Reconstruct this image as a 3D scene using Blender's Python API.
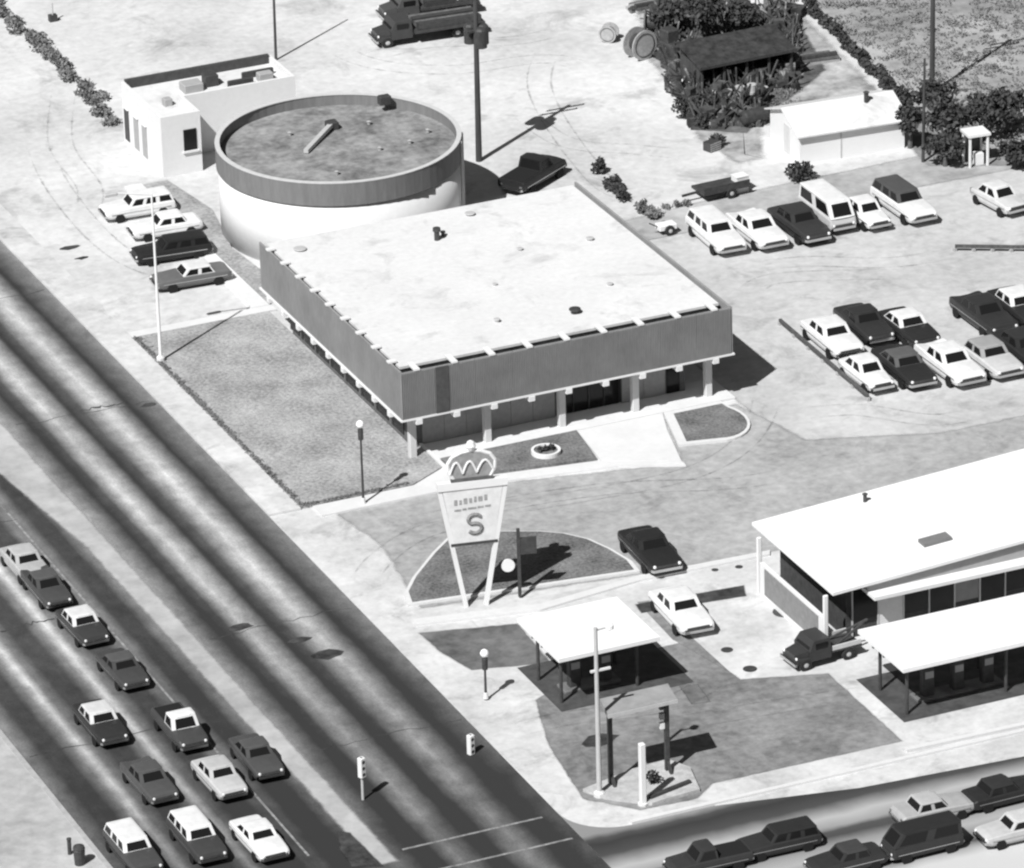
import bpy, bmesh, math, random
from mathutils import Matrix, Vector
random.seed(7)
for o in list(bpy.data.objects): bpy.data.objects.remove(o)
SC = bpy.context.scene
COL = SC.collection
rad = math.radians

# ---------------------------------------------------------------- camera
CAM = Vector((-105.68, -263.22, 130.0))
RR = (Vector((0.91503795, -0.40241868, -0.02765425)),      # image right
      Vector((-0.18893036, -0.36700612, -0.9108303)),      # image down
      Vector((0.35638585, 0.83866901, -0.41185363)))       # view direction
FPX = 6000.0
cd = bpy.data.cameras.new('camera'); cam = bpy.data.objects.new('camera', cd); COL.objects.link(cam)
cd.sensor_fit = 'HORIZONTAL'; cd.sensor_width = 36.0; cd.lens = FPX / 1024 * 36.0
cd.clip_start = 1.0; cd.clip_end = 3000.0
M = Matrix((RR[0], -RR[1], -RR[2])).transposed().to_4x4(); M.translation = CAM
cam.matrix_world = M
SC.camera = cam

# ---------------------------------------------------------------- world, sun, exposure
SUN_TO = Vector((-0.72, -0.50, 1.0)).normalized()          # from the ground towards the sun
elev = math.asin(SUN_TO.z); azim = math.atan2(SUN_TO.x, SUN_TO.y)
W = bpy.data.worlds.new('World'); SC.world = W; W.use_nodes = True
nt = W.node_tree; nt.nodes.clear()
sky = nt.nodes.new('ShaderNodeTexSky'); sky.sky_type = 'NISHITA'; sky.sun_disc = False
sky.sun_elevation = elev; sky.sun_rotation = azim
bwn = nt.nodes.new('ShaderNodeSeparateColor')     # panchromatic film behind a red filter: the blue sky records dark
bg = nt.nodes.new('ShaderNodeBackground'); wo = nt.nodes.new('ShaderNodeOutputWorld')
bg.inputs[1].default_value = 0.05
nt.links.new(sky.outputs[0], bwn.inputs[0]); nt.links.new(bwn.outputs[0], bg.inputs[0]); nt.links.new(bg.outputs[0], wo.inputs[0])
sl = bpy.data.lights.new('sun', 'SUN'); sl.energy = 5.0; sl.angle = rad(0.5); sl.color = (1, 1, 1)
sun = bpy.data.objects.new('sun', sl); COL.objects.link(sun)
sun.rotation_euler = SUN_TO.to_track_quat('Z', 'Y').to_euler(); sun.location = (-60, -60, 120)
SC.render.engine = 'CYCLES'
SC.view_settings.view_transform = 'Standard'; SC.view_settings.look = 'None'
SC.view_settings.gamma = 1.0; SC.view_settings.exposure = 0.24; SC.view_settings.use_curve_mapping = False
SC.cycles.filter_width = 2.3

# ---------------------------------------------------------------- helpers
def G(px, py, z=0.0):
    """point of the photograph -> point of the plane at height z"""
    d = RR[0] * ((px - 512) / FPX) + RR[1] * ((py - 434) / FPX) + RR[2]
    return CAM + d * ((z - CAM.z) / d.z)
def G2(px, py, z=0.0):
    p = G(px, py, z); return (p.x, p.y)

MATS = {}
def mat(name, v, var=0.0, scale=2.0, rough=0.85, metal=0.0, bump=0.0, detail=6.0, spec=0.3, stretch=None, v2=None, scale2=0.15, var2=0.0, spots=0.0, spot_scale=0.5):
    """grey procedural material: base value, fine noise of +-var, large blotches of +-var2"""
    if name in MATS: return MATS[name]
    m = bpy.data.materials.new(name); m.use_nodes = True
    n = m.node_tree.nodes; L = m.node_tree.links; b = n['Principled BSDF']
    b.inputs['Roughness'].default_value = rough; b.inputs['Metallic'].default_value = metal
    b.inputs['Specular IOR Level'].default_value = spec
    b.inputs['Base Color'].default_value = (v, v, v, 1)
    if var or var2 or bump:
        tc = n.new('ShaderNodeTexCoord'); mp = n.new('ShaderNodeMapping')
        if stretch: mp.inputs['Scale'].default_value = stretch
        L.new(tc.outputs['Object'], mp.inputs[0])
        n1 = n.new('ShaderNodeTexNoise'); n1.inputs['Scale'].default_value = scale; n1.inputs['Detail'].default_value = detail
        n1.inputs['Roughness'].default_value = 0.65
        L.new(mp.outputs[0], n1.inputs[0])
        n2 = n.new('ShaderNodeTexNoise'); n2.inputs['Scale'].default_value = scale2; n2.inputs['Detail'].default_value = 5
        L.new(tc.outputs['Object'], n2.inputs[0])
        r1 = n.new('ShaderNodeMapRange'); r1.inputs[1].default_value = 0.25; r1.inputs[2].default_value = 0.75
        r1.inputs[3].default_value = -var; r1.inputs[4].default_value = var; L.new(n1.outputs[0], r1.inputs[0])
        r2 = n.new('ShaderNodeMapRange'); r2.inputs[1].default_value = 0.3; r2.inputs[2].default_value = 0.7
        r2.inputs[3].default_value = -var2; r2.inputs[4].default_value = var2; L.new(n2.outputs[0], r2.inputs[0])
        a = n.new('ShaderNodeMath'); L.new(r1.outputs[0], a.inputs[0]); L.new(r2.outputs[0], a.inputs[1])
        c = n.new('ShaderNodeMath'); c.inputs[1].default_value = v; L.new(a.outputs[0], c.inputs[0])
        if spots:
            n3 = n.new('ShaderNodeTexNoise'); n3.inputs['Scale'].default_value = spot_scale; n3.inputs['Detail'].default_value = 8; n3.inputs['Roughness'].default_value = 0.7
            n3.inputs['Distortion'].default_value = 0.6; L.new(tc.outputs['Object'], n3.inputs[0])
            r3 = n.new('ShaderNodeMapRange'); r3.inputs[1].default_value = 0.54; r3.inputs[2].default_value = 0.72; r3.inputs[3].default_value = 1.0; r3.inputs[4].default_value = 1.0 - spots
            L.new(n3.outputs[0], r3.inputs[0]); c2 = n.new('ShaderNodeMath'); c2.operation = 'MULTIPLY'; L.new(c.outputs[0], c2.inputs[0]); L.new(r3.outputs[0], c2.inputs[1]); c = c2
        d = n.new('ShaderNodeMath'); d.operation = 'MAXIMUM'; d.inputs[1].default_value = 0.015; L.new(c.outputs[0], d.inputs[0])
        L.new(d.outputs[0], b.inputs['Base Color'])
        if bump:
            bp = n.new('ShaderNodeBump'); bp.inputs['Strength'].default_value = bump; bp.inputs['Distance'].default_value = 0.1
            L.new(n1.outputs[0], bp.inputs['Height']); L.new(bp.outputs[0], b.inputs['Normal'])
    MATS[name] = m
    return m

class MB:
    def __init__(s): s.v = []; s.f = []
    def add(s, vs, fs):
        k = len(s.v); s.v += [tuple(p) for p in vs]; s.f += [tuple(i + k for i in f) for f in fs]; return s
    def box(s, x0, x1, y0, y1, z0, z1):
        return s.add([(x0,y0,z0),(x1,y0,z0),(x1,y1,z0),(x0,y1,z0),(x0,y0,z1),(x1,y0,z1),(x1,y1,z1),(x0,y1,z1)],
                     [(0,3,2,1),(4,5,6,7),(0,1,5,4),(1,2,6,5),(2,3,7,6),(3,0,4,7)])
    def bbox(s, x0, x1, y0, y1, z0, z1, b=0.04):
        """box with chamfered upright and top edges"""
        P = lambda e: [(x0+e,y0),(x1-e,y0),(x1,y0+e),(x1,y1-e),(x1-e,y1),(x0+e,y1),(x0,y1-e),(x0,y0+e)]
        lo = [(x,y,z0) for x,y in P(b)]; mi = [(x,y,z1-b) for x,y in P(b)]
        cx, cy = (x0+x1)/2, (y0+y1)/2
        kx = 1 - 2*b/max(x1-x0,1e-6); ky = 1 - 2*b/max(y1-y0,1e-6)
        hi = [(cx+(x-cx)*kx, cy+(y-cy)*ky, z1) for x,y in P(b)]
        return s.loft([lo, mi, hi])
    def loft(s, rings, cap=True):
        k = len(s.v); n = len(rings[0]); fs = []
        for i in range(len(rings) - 1):
            for j in range(n):
                a = i*n + j; b_ = i*n + (j+1) % n
                fs.append((a, b_, b_ + n, a + n))
        if cap:
            fs.append(tuple(reversed(range(n)))); e = (len(rings)-1)*n; fs.append(tuple(e + j for j in range(n)))
        return s.add([p for r in rings for p in r], fs)
    def tube(s, p0, p1, r0, r1=None, n=8):
        r1 = r0 if r1 is None else r1
        p0 = Vector(p0); p1 = Vector(p1); d = (p1 - p0).normalized()
        u = d.cross(Vector((0,0,1)));  u = Vector((1,0,0)) if u.length < 1e-4 else u.normalized(); w = d.cross(u)
        return s.loft([[p + (u*math.cos(2*math.pi*i/n) + w*math.sin(2*math.pi*i/n))*r for i in range(n)] for p, r in ((p0,r0),(p1,r1))])
    def bar(s, p0, p1, w, h):
        """rectangular bar: width w level, height h"""
        p0 = Vector(p0); p1 = Vector(p1); d = (p1 - p0).normalized()
        u = d.cross(Vector((0,0,1)));  u = Vector((1,0,0)) if u.length < 1e-4 else u.normalized(); q = u.cross(d)
        return s.loft([[p + u*a*w/2 + q*b*h/2 for a, b in ((-1,-1),(1,-1),(1,1),(-1,1))] for p in (p0, p1)])
    def lathe(s, prof, c=(0,0,0), n=24, axis='z', cap=True):
        R = []
        for r, z in prof:
            ring = []
            for i in range(n):
                a = 2*math.pi*i/n; x, y = r*math.cos(a), r*math.sin(a)
                ring.append({'z': (c[0]+x, c[1]+y, c[2]+z), 'y': (c[0]+x, c[1]+z, c[2]+y), 'x': (c[0]+z, c[1]+x, c[2]+y)}[axis])
            R.append(ring)
        return s.loft(R, cap)
    def prism(s, pts, z0, z1):
        a = sum(pts[i][0]*pts[(i+1) % len(pts)][1] - pts[(i+1) % len(pts)][0]*pts[i][1] for i in range(len(pts)))
        if a < 0: pts = list(reversed(pts))
        return s.loft([[(x, y, z0) for x, y in pts], [(x, y, z1) for x, y in pts]])
    def leaves(s, c, r, n, size, flat=1.0):
        """small leaf faces spread through an ellipsoid, more of them near its skin"""
        c = Vector(c)
        for _ in range(n):
            d = Vector((random.gauss(0,1), random.gauss(0,1), random.gauss(0,1))).normalized()
            q = random.random() ** 0.45
            p = c + Vector((d.x*r[0], d.y*r[1], d.z*r[2])) * q
            a = Vector((random.gauss(0,1), random.gauss(0,1), random.gauss(0,1)*flat)).normalized()
            b_ = a.cross(Vector((random.gauss(0,1), random.gauss(0,1), random.gauss(0,1)))).normalized()
            z = size * random.uniform(0.6, 1.4)
            s.add([p - a*z, p + b_*z*0.55, p + a*z, p - b_*z*0.55], [(0,1,2,3)])
        return s
    def mesh(s, name):
        me = bpy.data.meshes.new(name); me.from_pydata(s.v, [], s.f); me.update(); return me
    def build(s, name, m, parent=None, smooth=False):
        me = s.mesh(name); me.materials.append(m)
        if smooth: me.polygons.foreach_set('use_smooth', [True]*len(me.polygons))
        o = bpy.data.objects.new(name, me); COL.objects.link(o)
        if parent: o.parent = parent
        return o

def tag(o, label=None, cat=None, group=None, kind=None):
    if label: o['label'] = label
    if cat: o['category'] = cat
    if group: o['group'] = group
    if kind: o['kind'] = kind
    return o
def thing(name, loc, label, cat, rz=0.0, group=None):
    o = bpy.data.objects.new(name, None); COL.objects.link(o)
    o.empty_display_size = 0.3
    o.location = (loc[0], loc[1], loc[2] if len(loc) > 2 else 0.0); o.rotation_euler = (0, 0, rz)
    return tag(o, label, cat, group)
def struct(name, mb, m, label=None):
    return tag(mb.build(name, m), label, None, None, 'structure')
def sheet(name, pts, z, m, label=None):
    a = sum(pts[i][0]*pts[(i+1) % len(pts)][1] - pts[(i+1) % len(pts)][0]*pts[i][1] for i in range(len(pts)))
    if a < 0: pts = list(reversed(pts))
    return struct(name, MB().add([(x, y, z) for x, y in pts], [tuple(range(len(pts)))]), m, label)
SOFT = {}
def soft_mat(m):
    """the same surface, thinning out into what lies below along its worn edge"""
    if m.name in SOFT: return SOFT[m.name]
    c = m.copy(); c.name = m.name + '_worn_edge'; n = c.node_tree.nodes; L = c.node_tree.links
    out = [q for q in n if q.type == 'OUTPUT_MATERIAL'][0]; b = n['Principled BSDF']
    at = n.new('ShaderNodeAttribute'); at.attribute_name = 'cover'
    tc = n.new('ShaderNodeTexCoord'); t = n.new('ShaderNodeTexNoise'); t.inputs['Scale'].default_value = 1.1; t.inputs['Detail'].default_value = 7; t.inputs['Roughness'].default_value = .7
    L.new(tc.outputs['Object'], t.inputs[0])
    ma = n.new('ShaderNodeMath'); ma.operation = 'MULTIPLY_ADD'; ma.inputs[1].default_value = 1.6; L.new(at.outputs['Fac'], ma.inputs[0]); L.new(t.outputs[0], ma.inputs[2])
    mr = n.new('ShaderNodeMapRange'); mr.interpolation_type = 'SMOOTHSTEP'; mr.inputs[1].default_value = .75; mr.inputs[2].default_value = 1.45; L.new(ma.outputs[0], mr.inputs[0])
    tr = n.new('ShaderNodeBsdfTransparent'); mx = n.new('ShaderNodeMixShader')
    L.new(mr.outputs[0], mx.inputs[0]); L.new(tr.outputs[0], mx.inputs[1]); L.new(b.outputs[0], mx.inputs[2]); L.new(mx.outputs[0], out.inputs[0])
    SOFT[m.name] = c
    return c
def soft(name, pts, z, m, edge=1.0):
    bm = bmesh.new(); f = bm.faces.new([bm.verts.new((x, y, z)) for x, y in pts]); bm.normal_update()
    if f.normal.z < 0: f.normal_flip()
    outer = {(round(v.co.x, 3), round(v.co.y, 3)) for v in bm.verts}
    bmesh.ops.inset_region(bm, faces=[f], thickness=edge, use_even_offset=True, use_boundary=True)
    bm.verts.index_update(); val = [0.0 if (round(v.co.x, 3), round(v.co.y, 3)) in outer else 1.0 for v in bm.verts]
    me = bpy.data.meshes.new(name); bm.to_mesh(me); bm.free()
    at = me.attributes.new('cover', 'FLOAT', 'POINT'); at.data.foreach_set('value', val)
    me.materials.append(soft_mat(m)); o = bpy.data.objects.new(name, me); COL.objects.link(o)
    return tag(o, kind='structure')
def rect(x0, x1, y0, y1): return [(x0,y0),(x1,y0),(x1,y1),(x0,y1)]

# ---------------------------------------------------------------- materials
GROUND = mat('pale_dry_ground', 0.55, 0.09, 1.7, var2=0.10, scale2=0.10, spots=0.45, spot_scale=0.22, bump=0.15)
LOT = mat('worn_parking_surface', 0.46, 0.08, 1.6, spots=0.4, spot_scale=0.35, var2=0.075, scale2=0.12, bump=0.1)
DRIVE = mat('drive_asphalt', 0.34, 0.09, 1.8, spots=0.35, spot_scale=0.4, var2=0.06, scale2=0.17, bump=0.15)
APRON = mat('pale_concrete', 0.53, 0.08, 2.2, spots=0.4, spot_scale=0.5, var2=0.09, scale2=0.3, bump=0.05)
WALK = mat('walk_concrete', 0.62, 0.03, 3.0, var2=0.03, scale2=0.4)
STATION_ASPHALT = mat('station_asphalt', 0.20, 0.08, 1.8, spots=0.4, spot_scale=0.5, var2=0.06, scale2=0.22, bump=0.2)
DARK_ASPHALT = mat('dark_asphalt', 0.13, 0.04, 1.6, var2=0.04, scale2=0.4, bump=0.2)
STAIN = mat('oil_stained_asphalt', 0.045, 0.03, 2.2, var2=0.02, scale2=0.7)
LAWN = mat('dry_lawn', 0.32, 0.15, 5.5, var2=0.09, scale2=0.35, bump=0.8, rough=1.0)
TURF = mat('green_turf', 0.16, 0.10, 6.0, var2=0.05, scale2=0.6, bump=0.8, rough=1.0)
FIELD = mat('scrub_soil', 0.30, 0.10, 0.9, var2=0.12, scale2=0.12, bump=0.6, rough=1.0)
KERB = mat('kerb_concrete', 0.60, 0.04, 3.0)
MEDIAN = mat('median_concrete', 0.38, 0.06, 1.0, var2=0.07, scale2=0.25, bump=0.1)
PAINT = mat('road_paint', 0.22, 0.18, 2.5)
ROOFW = mat('white_roof_gravel', 0.62, 0.05, 2.6, spots=0.30, spot_scale=0.35, var2=0.03, scale2=0.25)
ROOFB = mat('bright_metal_roof', 0.74, 0.02, 2.0, var2=0.02)
WHITE = mat('white_paint', 0.70, 0.02, 2.0, rough=0.6)
STUCCO = mat('white_stucco', 0.66, 0.03, 3.0, bump=0.1)
SCREEN = mat('screen_block', 0.26, 0.03, 5.0, var2=0.03, scale2=0.5, stretch=(1,1,0.3))
SCREEN_D = mat('screen_slot', 0.07, 0.02, 4.0)
BRICK = mat('dark_brick', 0.12, 0.035, 6.0)
GLASS = mat('dark_glass', 0.012, rough=0.15, spec=0.2)
POLE_W = mat('pale_pole_paint', 0.75, 0.04, 2.0, rough=0.5)
POLE_G = mat('galvanised_steel', 0.45, 0.05, 3.0, rough=0.45)
WOOD_D = mat('creosoted_wood', 0.055, 0.025, 6.0, stretch=(1,1,0.1))
STEEL_D = mat('dark_steel', 0.05, 0.02, 4.0, rough=0.5)
RUST = mat('rusty_iron', 0.12, 0.06, 3.0)
TIMBER = mat('weathered_timber', 0.35, 0.10, 4.0)
LEAF_D = mat('dark_leaves', 0.05, 0.02, 3.0, rough=0.7)
LEAF_M = mat('scrub_leaves', 0.17, 0.06, 2.0, rough=0.8)
BARK = mat('bark', 0.09, 0.03, 6.0)
RUBBER = mat('tyre_rubber', 0.025, 0.008, 6.0)
CHROME = mat('chrome', 0.6, rough=0.2, metal=1.0)
LAMP = mat('lamp_glass', 0.85, rough=0.25, spec=0.5)
GREY_M = mat('grey_panel', 0.33, 0.03, 3.0)

def road_material():
    m = bpy.data.materials.new('worn_road_lanes'); m.use_nodes = True
    n = m.node_tree.nodes; L = m.node_tree.links; b = n['Principled BSDF']; b.inputs['Roughness'].default_value = 0.85
    b.inputs['Specular IOR Level'].default_value = 0.25
    tc = n.new('ShaderNodeTexCoord'); sp = n.new('ShaderNodeSeparateXYZ'); L.new(tc.outputs['Object'], sp.inputs[0])
    def noise(sc, st, det=5):
        mp = n.new('ShaderNodeMapping'); mp.inputs['Scale'].default_value = st; L.new(tc.outputs['Object'], mp.inputs[0])
        t = n.new('ShaderNodeTexNoise'); t.inputs['Scale'].default_value = sc; t.inputs['Detail'].default_value = det
        t.inputs['Roughness'].default_value = 0.65; L.new(mp.outputs[0], t.inputs[0]); return t
    def math_(op, a, b_):
        q = n.new('ShaderNodeMath'); q.operation = op
        for i, x in enumerate((a, b_)):
            if isinstance(x, (int, float)): q.inputs[i].default_value = x
            else: L.new(x, q.inputs[i])
        return q.outputs[0]
    wob = math_('MULTIPLY', math_('SUBTRACT', noise(0.35, (1, 0.25, 1)).outputs[0], 0.5), 0.40)
    x = math_('ADD', sp.outputs[0], wob)
    mr = n.new('ShaderNodeMapRange'); mr.inputs[1].default_value = -29.2; mr.inputs[2].default_value = -8.2; L.new(x, mr.inputs[0])
    cr = n.new('ShaderNodeValToRGB'); L.new(mr.outputs[0], cr.inputs[0])
    st = [(-29.1,.34),(-28.4,.22),(-27.7,.06),(-26.8,.055),(-26.3,.20),(-25.85,.55),(-25.45,.18),(-24.8,.055),(-23.9,.055),(-23.35,.20),(-22.95,.54),(-22.55,.18),
          (-21.9,.06),(-21.0,.06),(-20.6,.15),(-20.0,.16),(-19.5,.045),(-18.7,.045),(-18.2,.16),(-16.9,.28),(-16.2,.13),(-15.6,.025),(-15.0,.06),(-14.2,.42),
          (-13.5,.20),(-13.0,.025),(-12.4,.07),(-11.3,.48),(-10.5,.17),(-9.95,.022),(-9.4,.08),(-8.5,.18)]
    e = cr.color_ramp.elements
    while len(e) < len(st): e.new(0.5)
    for q, (xx, v) in zip(e, st):
        q.position = (xx + 29.2) / 21.0; q.color = (v, v, v, 1)
    blot = noise(0.16, (1, 0.6, 1)); fine = noise(2.6, (1, 0.35, 1), 7)
    k = math_('ADD', math_('MULTIPLY', math_('SUBTRACT', blot.outputs[0], 0.5), 0.9), 1.0)
    k = math_('MULTIPLY', k, math_('ADD', math_('MULTIPLY', math_('SUBTRACT', fine.outputs[0], 0.5), 0.7), 1.0))
    mid = noise(0.9, (1, 0.8, 1), 8); grit = noise(9.0, (1, 1, 1), 3)
    k = math_('MULTIPLY', k, math_('ADD', math_('MULTIPLY', math_('SUBTRACT', mid.outputs[0], 0.5), 1.3), 1.0))
    k = math_('MULTIPLY', k, math_('ADD', math_('MULTIPLY', math_('SUBTRACT', grit.outputs[0], 0.5), 0.9), 1.0))
    # oil and rubber gather where the traffic brakes for the crossing
    yr = n.new('ShaderNodeMapRange'); yr.inputs[1].default_value = -8; yr.inputs[2].default_value = -36; yr.inputs[3].default_value = 1.0; yr.inputs[4].default_value = 0.33
    L.new(math_('ADD', sp.outputs[1], math_('MULTIPLY', math_('SUBTRACT', blot.outputs[0], 0.5), 20)), yr.inputs[0])
    k = math_('MULTIPLY', k, yr.outputs[0])
    v = math_('MAXIMUM', math_('MULTIPLY', cr.outputs[0], k), 0.03)
    L.new(v, b.inputs['Base Color'])
    return m
ROAD = road_material()
def street_material():
    m = bpy.data.materials.new('worn_cross_street'); m.use_nodes = True
    n = m.node_tree.nodes; L = m.node_tree.links; b = n['Principled BSDF']; b.inputs['Roughness'].default_value = 0.85
    tc = n.new('ShaderNodeTexCoord'); sp = n.new('ShaderNodeSeparateXYZ'); L.new(tc.outputs['Object'], sp.inputs[0])
    t = n.new('ShaderNodeTexNoise'); t.inputs['Scale'].default_value = 0.5; t.inputs['Detail'].default_value = 6; L.new(tc.outputs['Object'], t.inputs[0])
    ma = n.new('ShaderNodeMath'); ma.operation = 'MULTIPLY_ADD'; ma.inputs[1].default_value = 0.7; L.new(t.outputs[0], ma.inputs[0]); L.new(sp.outputs[1], ma.inputs[2])
    mr = n.new('ShaderNodeMapRange'); mr.inputs[1].default_value = -56; mr.inputs[2].default_value = -40.5; L.new(ma.outputs[0], mr.inputs[0])
    cr = n.new('ShaderNodeValToRGB'); L.new(mr.outputs[0], cr.inputs[0])
    st = [(-55.9,.50),(-50.2,.50),(-49.6,.34),(-48.9,.06),(-48.3,.20),(-47.4,.34),(-46.6,.24),(-45.7,.05),(-45.2,.06),(-44.8,.26),(-44.0,.38),(-43.4,.22),(-42.7,.05),(-41.6,.025),(-41.1,.05),(-40.6,.22)]
    e = cr.color_ramp.elements
    while len(e) < len(st): e.new(0.5)
    for q, (yy, v) in zip(e, st):
        q.position = (yy + 56) / 15.5; q.color = (v, v, v, 1)
    L.new(cr.outputs[0], b.inputs['Base Color'])
    return m
STREET = street_material()

# ---------------------------------------------------------------- ground, roads, walks
struct('ground', MB().add([(-900,-900,0),(900,-900,0),(900,1200,0),(-900,1200,0)], [(0,1,2,3)]), GROUND)
struct('road', MB().add([(-28.75,-200,0.004),(-8.4,-200,0.004),(-8.4,400,0.004),(-28.75,400,0.004)], [(0,1,2,3)]), ROAD)
struct('cross_street', MB().add([(-8.4,-56,0.006),(250,-56,0.006),(250,-40.9,0.006),(-8.4,-40.9,0.006)], [(0,1,2,3)]), STREET)
# corner radius of the junction
arc = [(-8.4 + 2.6 - 2.6*math.cos(a), -40.9 + 2.6 - 2.6*math.sin(a)) for a in [i*math.pi/2/10 for i in range(11)]]
sheet('road_corner', arc + [(-8.4, -40.9)], 0.0085, STREET)
struct('verge', MB().prism(rect(-60, -29.0, -200, 400), 0.0, 0.10), mat('verge_dirt', 0.38, 0.08, 1.4, var2=0.08, scale2=0.2, bump=0.2))
mk = MB()
mk.prism(rect(-29.0, -28.75, -200, 400), 0.0, 0.13); struct('kerb', mk, mat('old_kerb', 0.36, 0.08, 2.0))
# median with the left-turn bay cut out of it
soft('median', [(-16.7, 400), (-19.4, 400), (-19.3, 10.0), (-18.25, -1.5), (-18.1, -36.0), (-17.9, -39.5), (-16.6, -39.5)], 0.0125, MEDIAN, .60)
# far sidewalk and verge strip
struct('sidewalk', MB().prism([(-8.4, 400), (-6.65, 400), (-6.65, -2.2), (-8.4, -2.2)], 0.0, 0.12), APRON)
sheet('driveway_apron', [(-8.35, -2.2), (-4.0, -2.3), (-4.0, -30), (-4.6, -38.3), (-5.8, -38.3), (-8.35, -36.0)], 0.003, APRON)
soft('drive', [(-5.6, -2.6), (1.0, -2.9), (13.0, -5.6), (14.5, -0.2), (19.2, -0.2), (20.5, -6.0), (27, -8.4), (60, -8.4), (60, -18.5), (10.6, -17.9), (-6.0, -15.9), (-4.9, -8)], 0.010, DRIVE, 0.9)
soft('parking_lot', [(20.3, 23.5), (60, 23.5), (60, -14), (19.0, -10), (18.9, 3)], 0.003, LOT, 0.8)
soft('rear_drive', [(20.5, 22.0), (60, 22.0), (60, 27.5), (30, 26.5), (21, 25.5)], 0.0065, mat('rear_gravel', 0.36, 0.09, 1.5, var2=0.10, scale2=0.2), 0.9)
sheet('station_forecourt', [(-3.9, -17.0), (10.6, -17.4), (60, -17.4), (60, -40.6), (-4.0, -40.6)], 0.006, APRON)
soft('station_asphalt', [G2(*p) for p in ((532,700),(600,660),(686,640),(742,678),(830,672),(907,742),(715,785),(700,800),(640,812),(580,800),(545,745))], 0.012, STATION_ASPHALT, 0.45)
soft('asphalt_strip', [G2(*p) for p in ((414,632),(520,622),(556,664),(470,672),(440,655))], 0.012, DARK_ASPHALT, 0.5)
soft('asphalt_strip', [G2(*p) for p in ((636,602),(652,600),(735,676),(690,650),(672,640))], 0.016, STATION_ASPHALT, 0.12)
soft('dark_patch', [G2(*p) for p in ((632,604),(746,584),(749,597),(660,611),(640,615))], 0.020, STAIN, 0.35)
soft('dark_patch', [G2(*p) for p in ((334,830),(352,832),(388,868),(350,868),(338,852))], 0.0165, STAIN, 0.35)  # dark patch at the end of the turn bay
soft('dark_patch', [G2(*p) for p in ((675,684),(700,684),(714,703),(690,706))], 0.020, DARK_ASPHALT, 0.35)  # darker four-sided patch on the station lot
sheet('sidewalk_strip', [G2(*p) for p in ((715,791),(902,754),(1100,716),(1100,742),(860,788),(715,806))], 0.0125, APRON)
struct('kerb', MB().prism([(-5.8,-40.9),(200,-40.9),(200,-40.65),(-5.8,-40.65)], 0.0, 0.13), KERB)
# painted lines
def pline(x0, x1, y0, y1, z=0.0085): sheet('lane_line', rect(x0, x1, y0, y1), z, PAINT)
pline(-20.32, -20.20, -37, 6)
sheet('crosswalk_line', rect(-16.2, -9.2, -38.45, -38.3), 0.0085, PAINT)
sheet('crosswalk_line', rect(-15.8, -8.8, -40.95, -40.8), 0.0085, PAINT)
sheet('crosswalk_line', rect(-28.3, -18.4, -39.5, -39.35), 0.0085, PAINT)

a_, b_ = G(906, 752), G(1110, 708)
tag(MB().bar((a_.x, a_.y, .09), (b_.x, b_.y, .09), .30, .17).build('divider', KERB), kind='structure')
def tar_seam(x0, y0, x1, y1, w):
    k = 14; up, dn = [], []
    for i in range(k + 1):
        u = i/k; x = x0 + (x1-x0)*u + random.uniform(-.1,.1); y = y0 + (y1-y0)*u + random.uniform(-.18,.18); h_ = w*random.uniform(.4,1.2)
        if abs(x1-x0) > abs(y1-y0): up.append((x, y+h_)); dn.append((x, y-h_))
        else: up.append((x+h_, y)); dn.append((x-h_, y))
    m = MB(); n_ = len(up); m.add([(x,y,.0095) for x,y in up] + [(x,y,.0095) for x,y in dn], [(i, n_+i, n_+i+1, i+1) if abs(x1-x0) > abs(y1-y0) else (i, i+1, n_+i+1, n_+i) for i in range(n_-1)])
    struct('tar_seam', m, STAIN)
a_, b_ = G(78, 411), G(128, 402); tar_seam(a_.x, a_.y, b_.x, b_.y, .10)
a_, b_ = G(0, 632), G(52, 618); tar_seam(a_.x, a_.y, b_.x, b_.y, .07)
for y in (-27.5, -14.0, 14.5, 31.0): tar_seam(-16.2, y, -8.6, y + random.uniform(-.4,.4), .035)
for y in (-22.0, 3.5): tar_seam(-28.4, y, -20.0, y + random.uniform(-.4,.4), .035)
for px, py, r in ((240,627,.38),(328,655,.45),(300,640,.3),(468,560,.3),(600,740,.5),(150,405,.25),(70,248,.3),(82,258,.2)):
    p = G(px, py); soft('oil_spot', [(p.x + r*2.2*math.cos(a)*random.uniform(.7,1.2), p.y + r*1.3*math.sin(a)*random.uniform(.7,1.2)) for a in [i*.63 for i in range(10)]], .0145, STAIN, r*.45)

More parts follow.
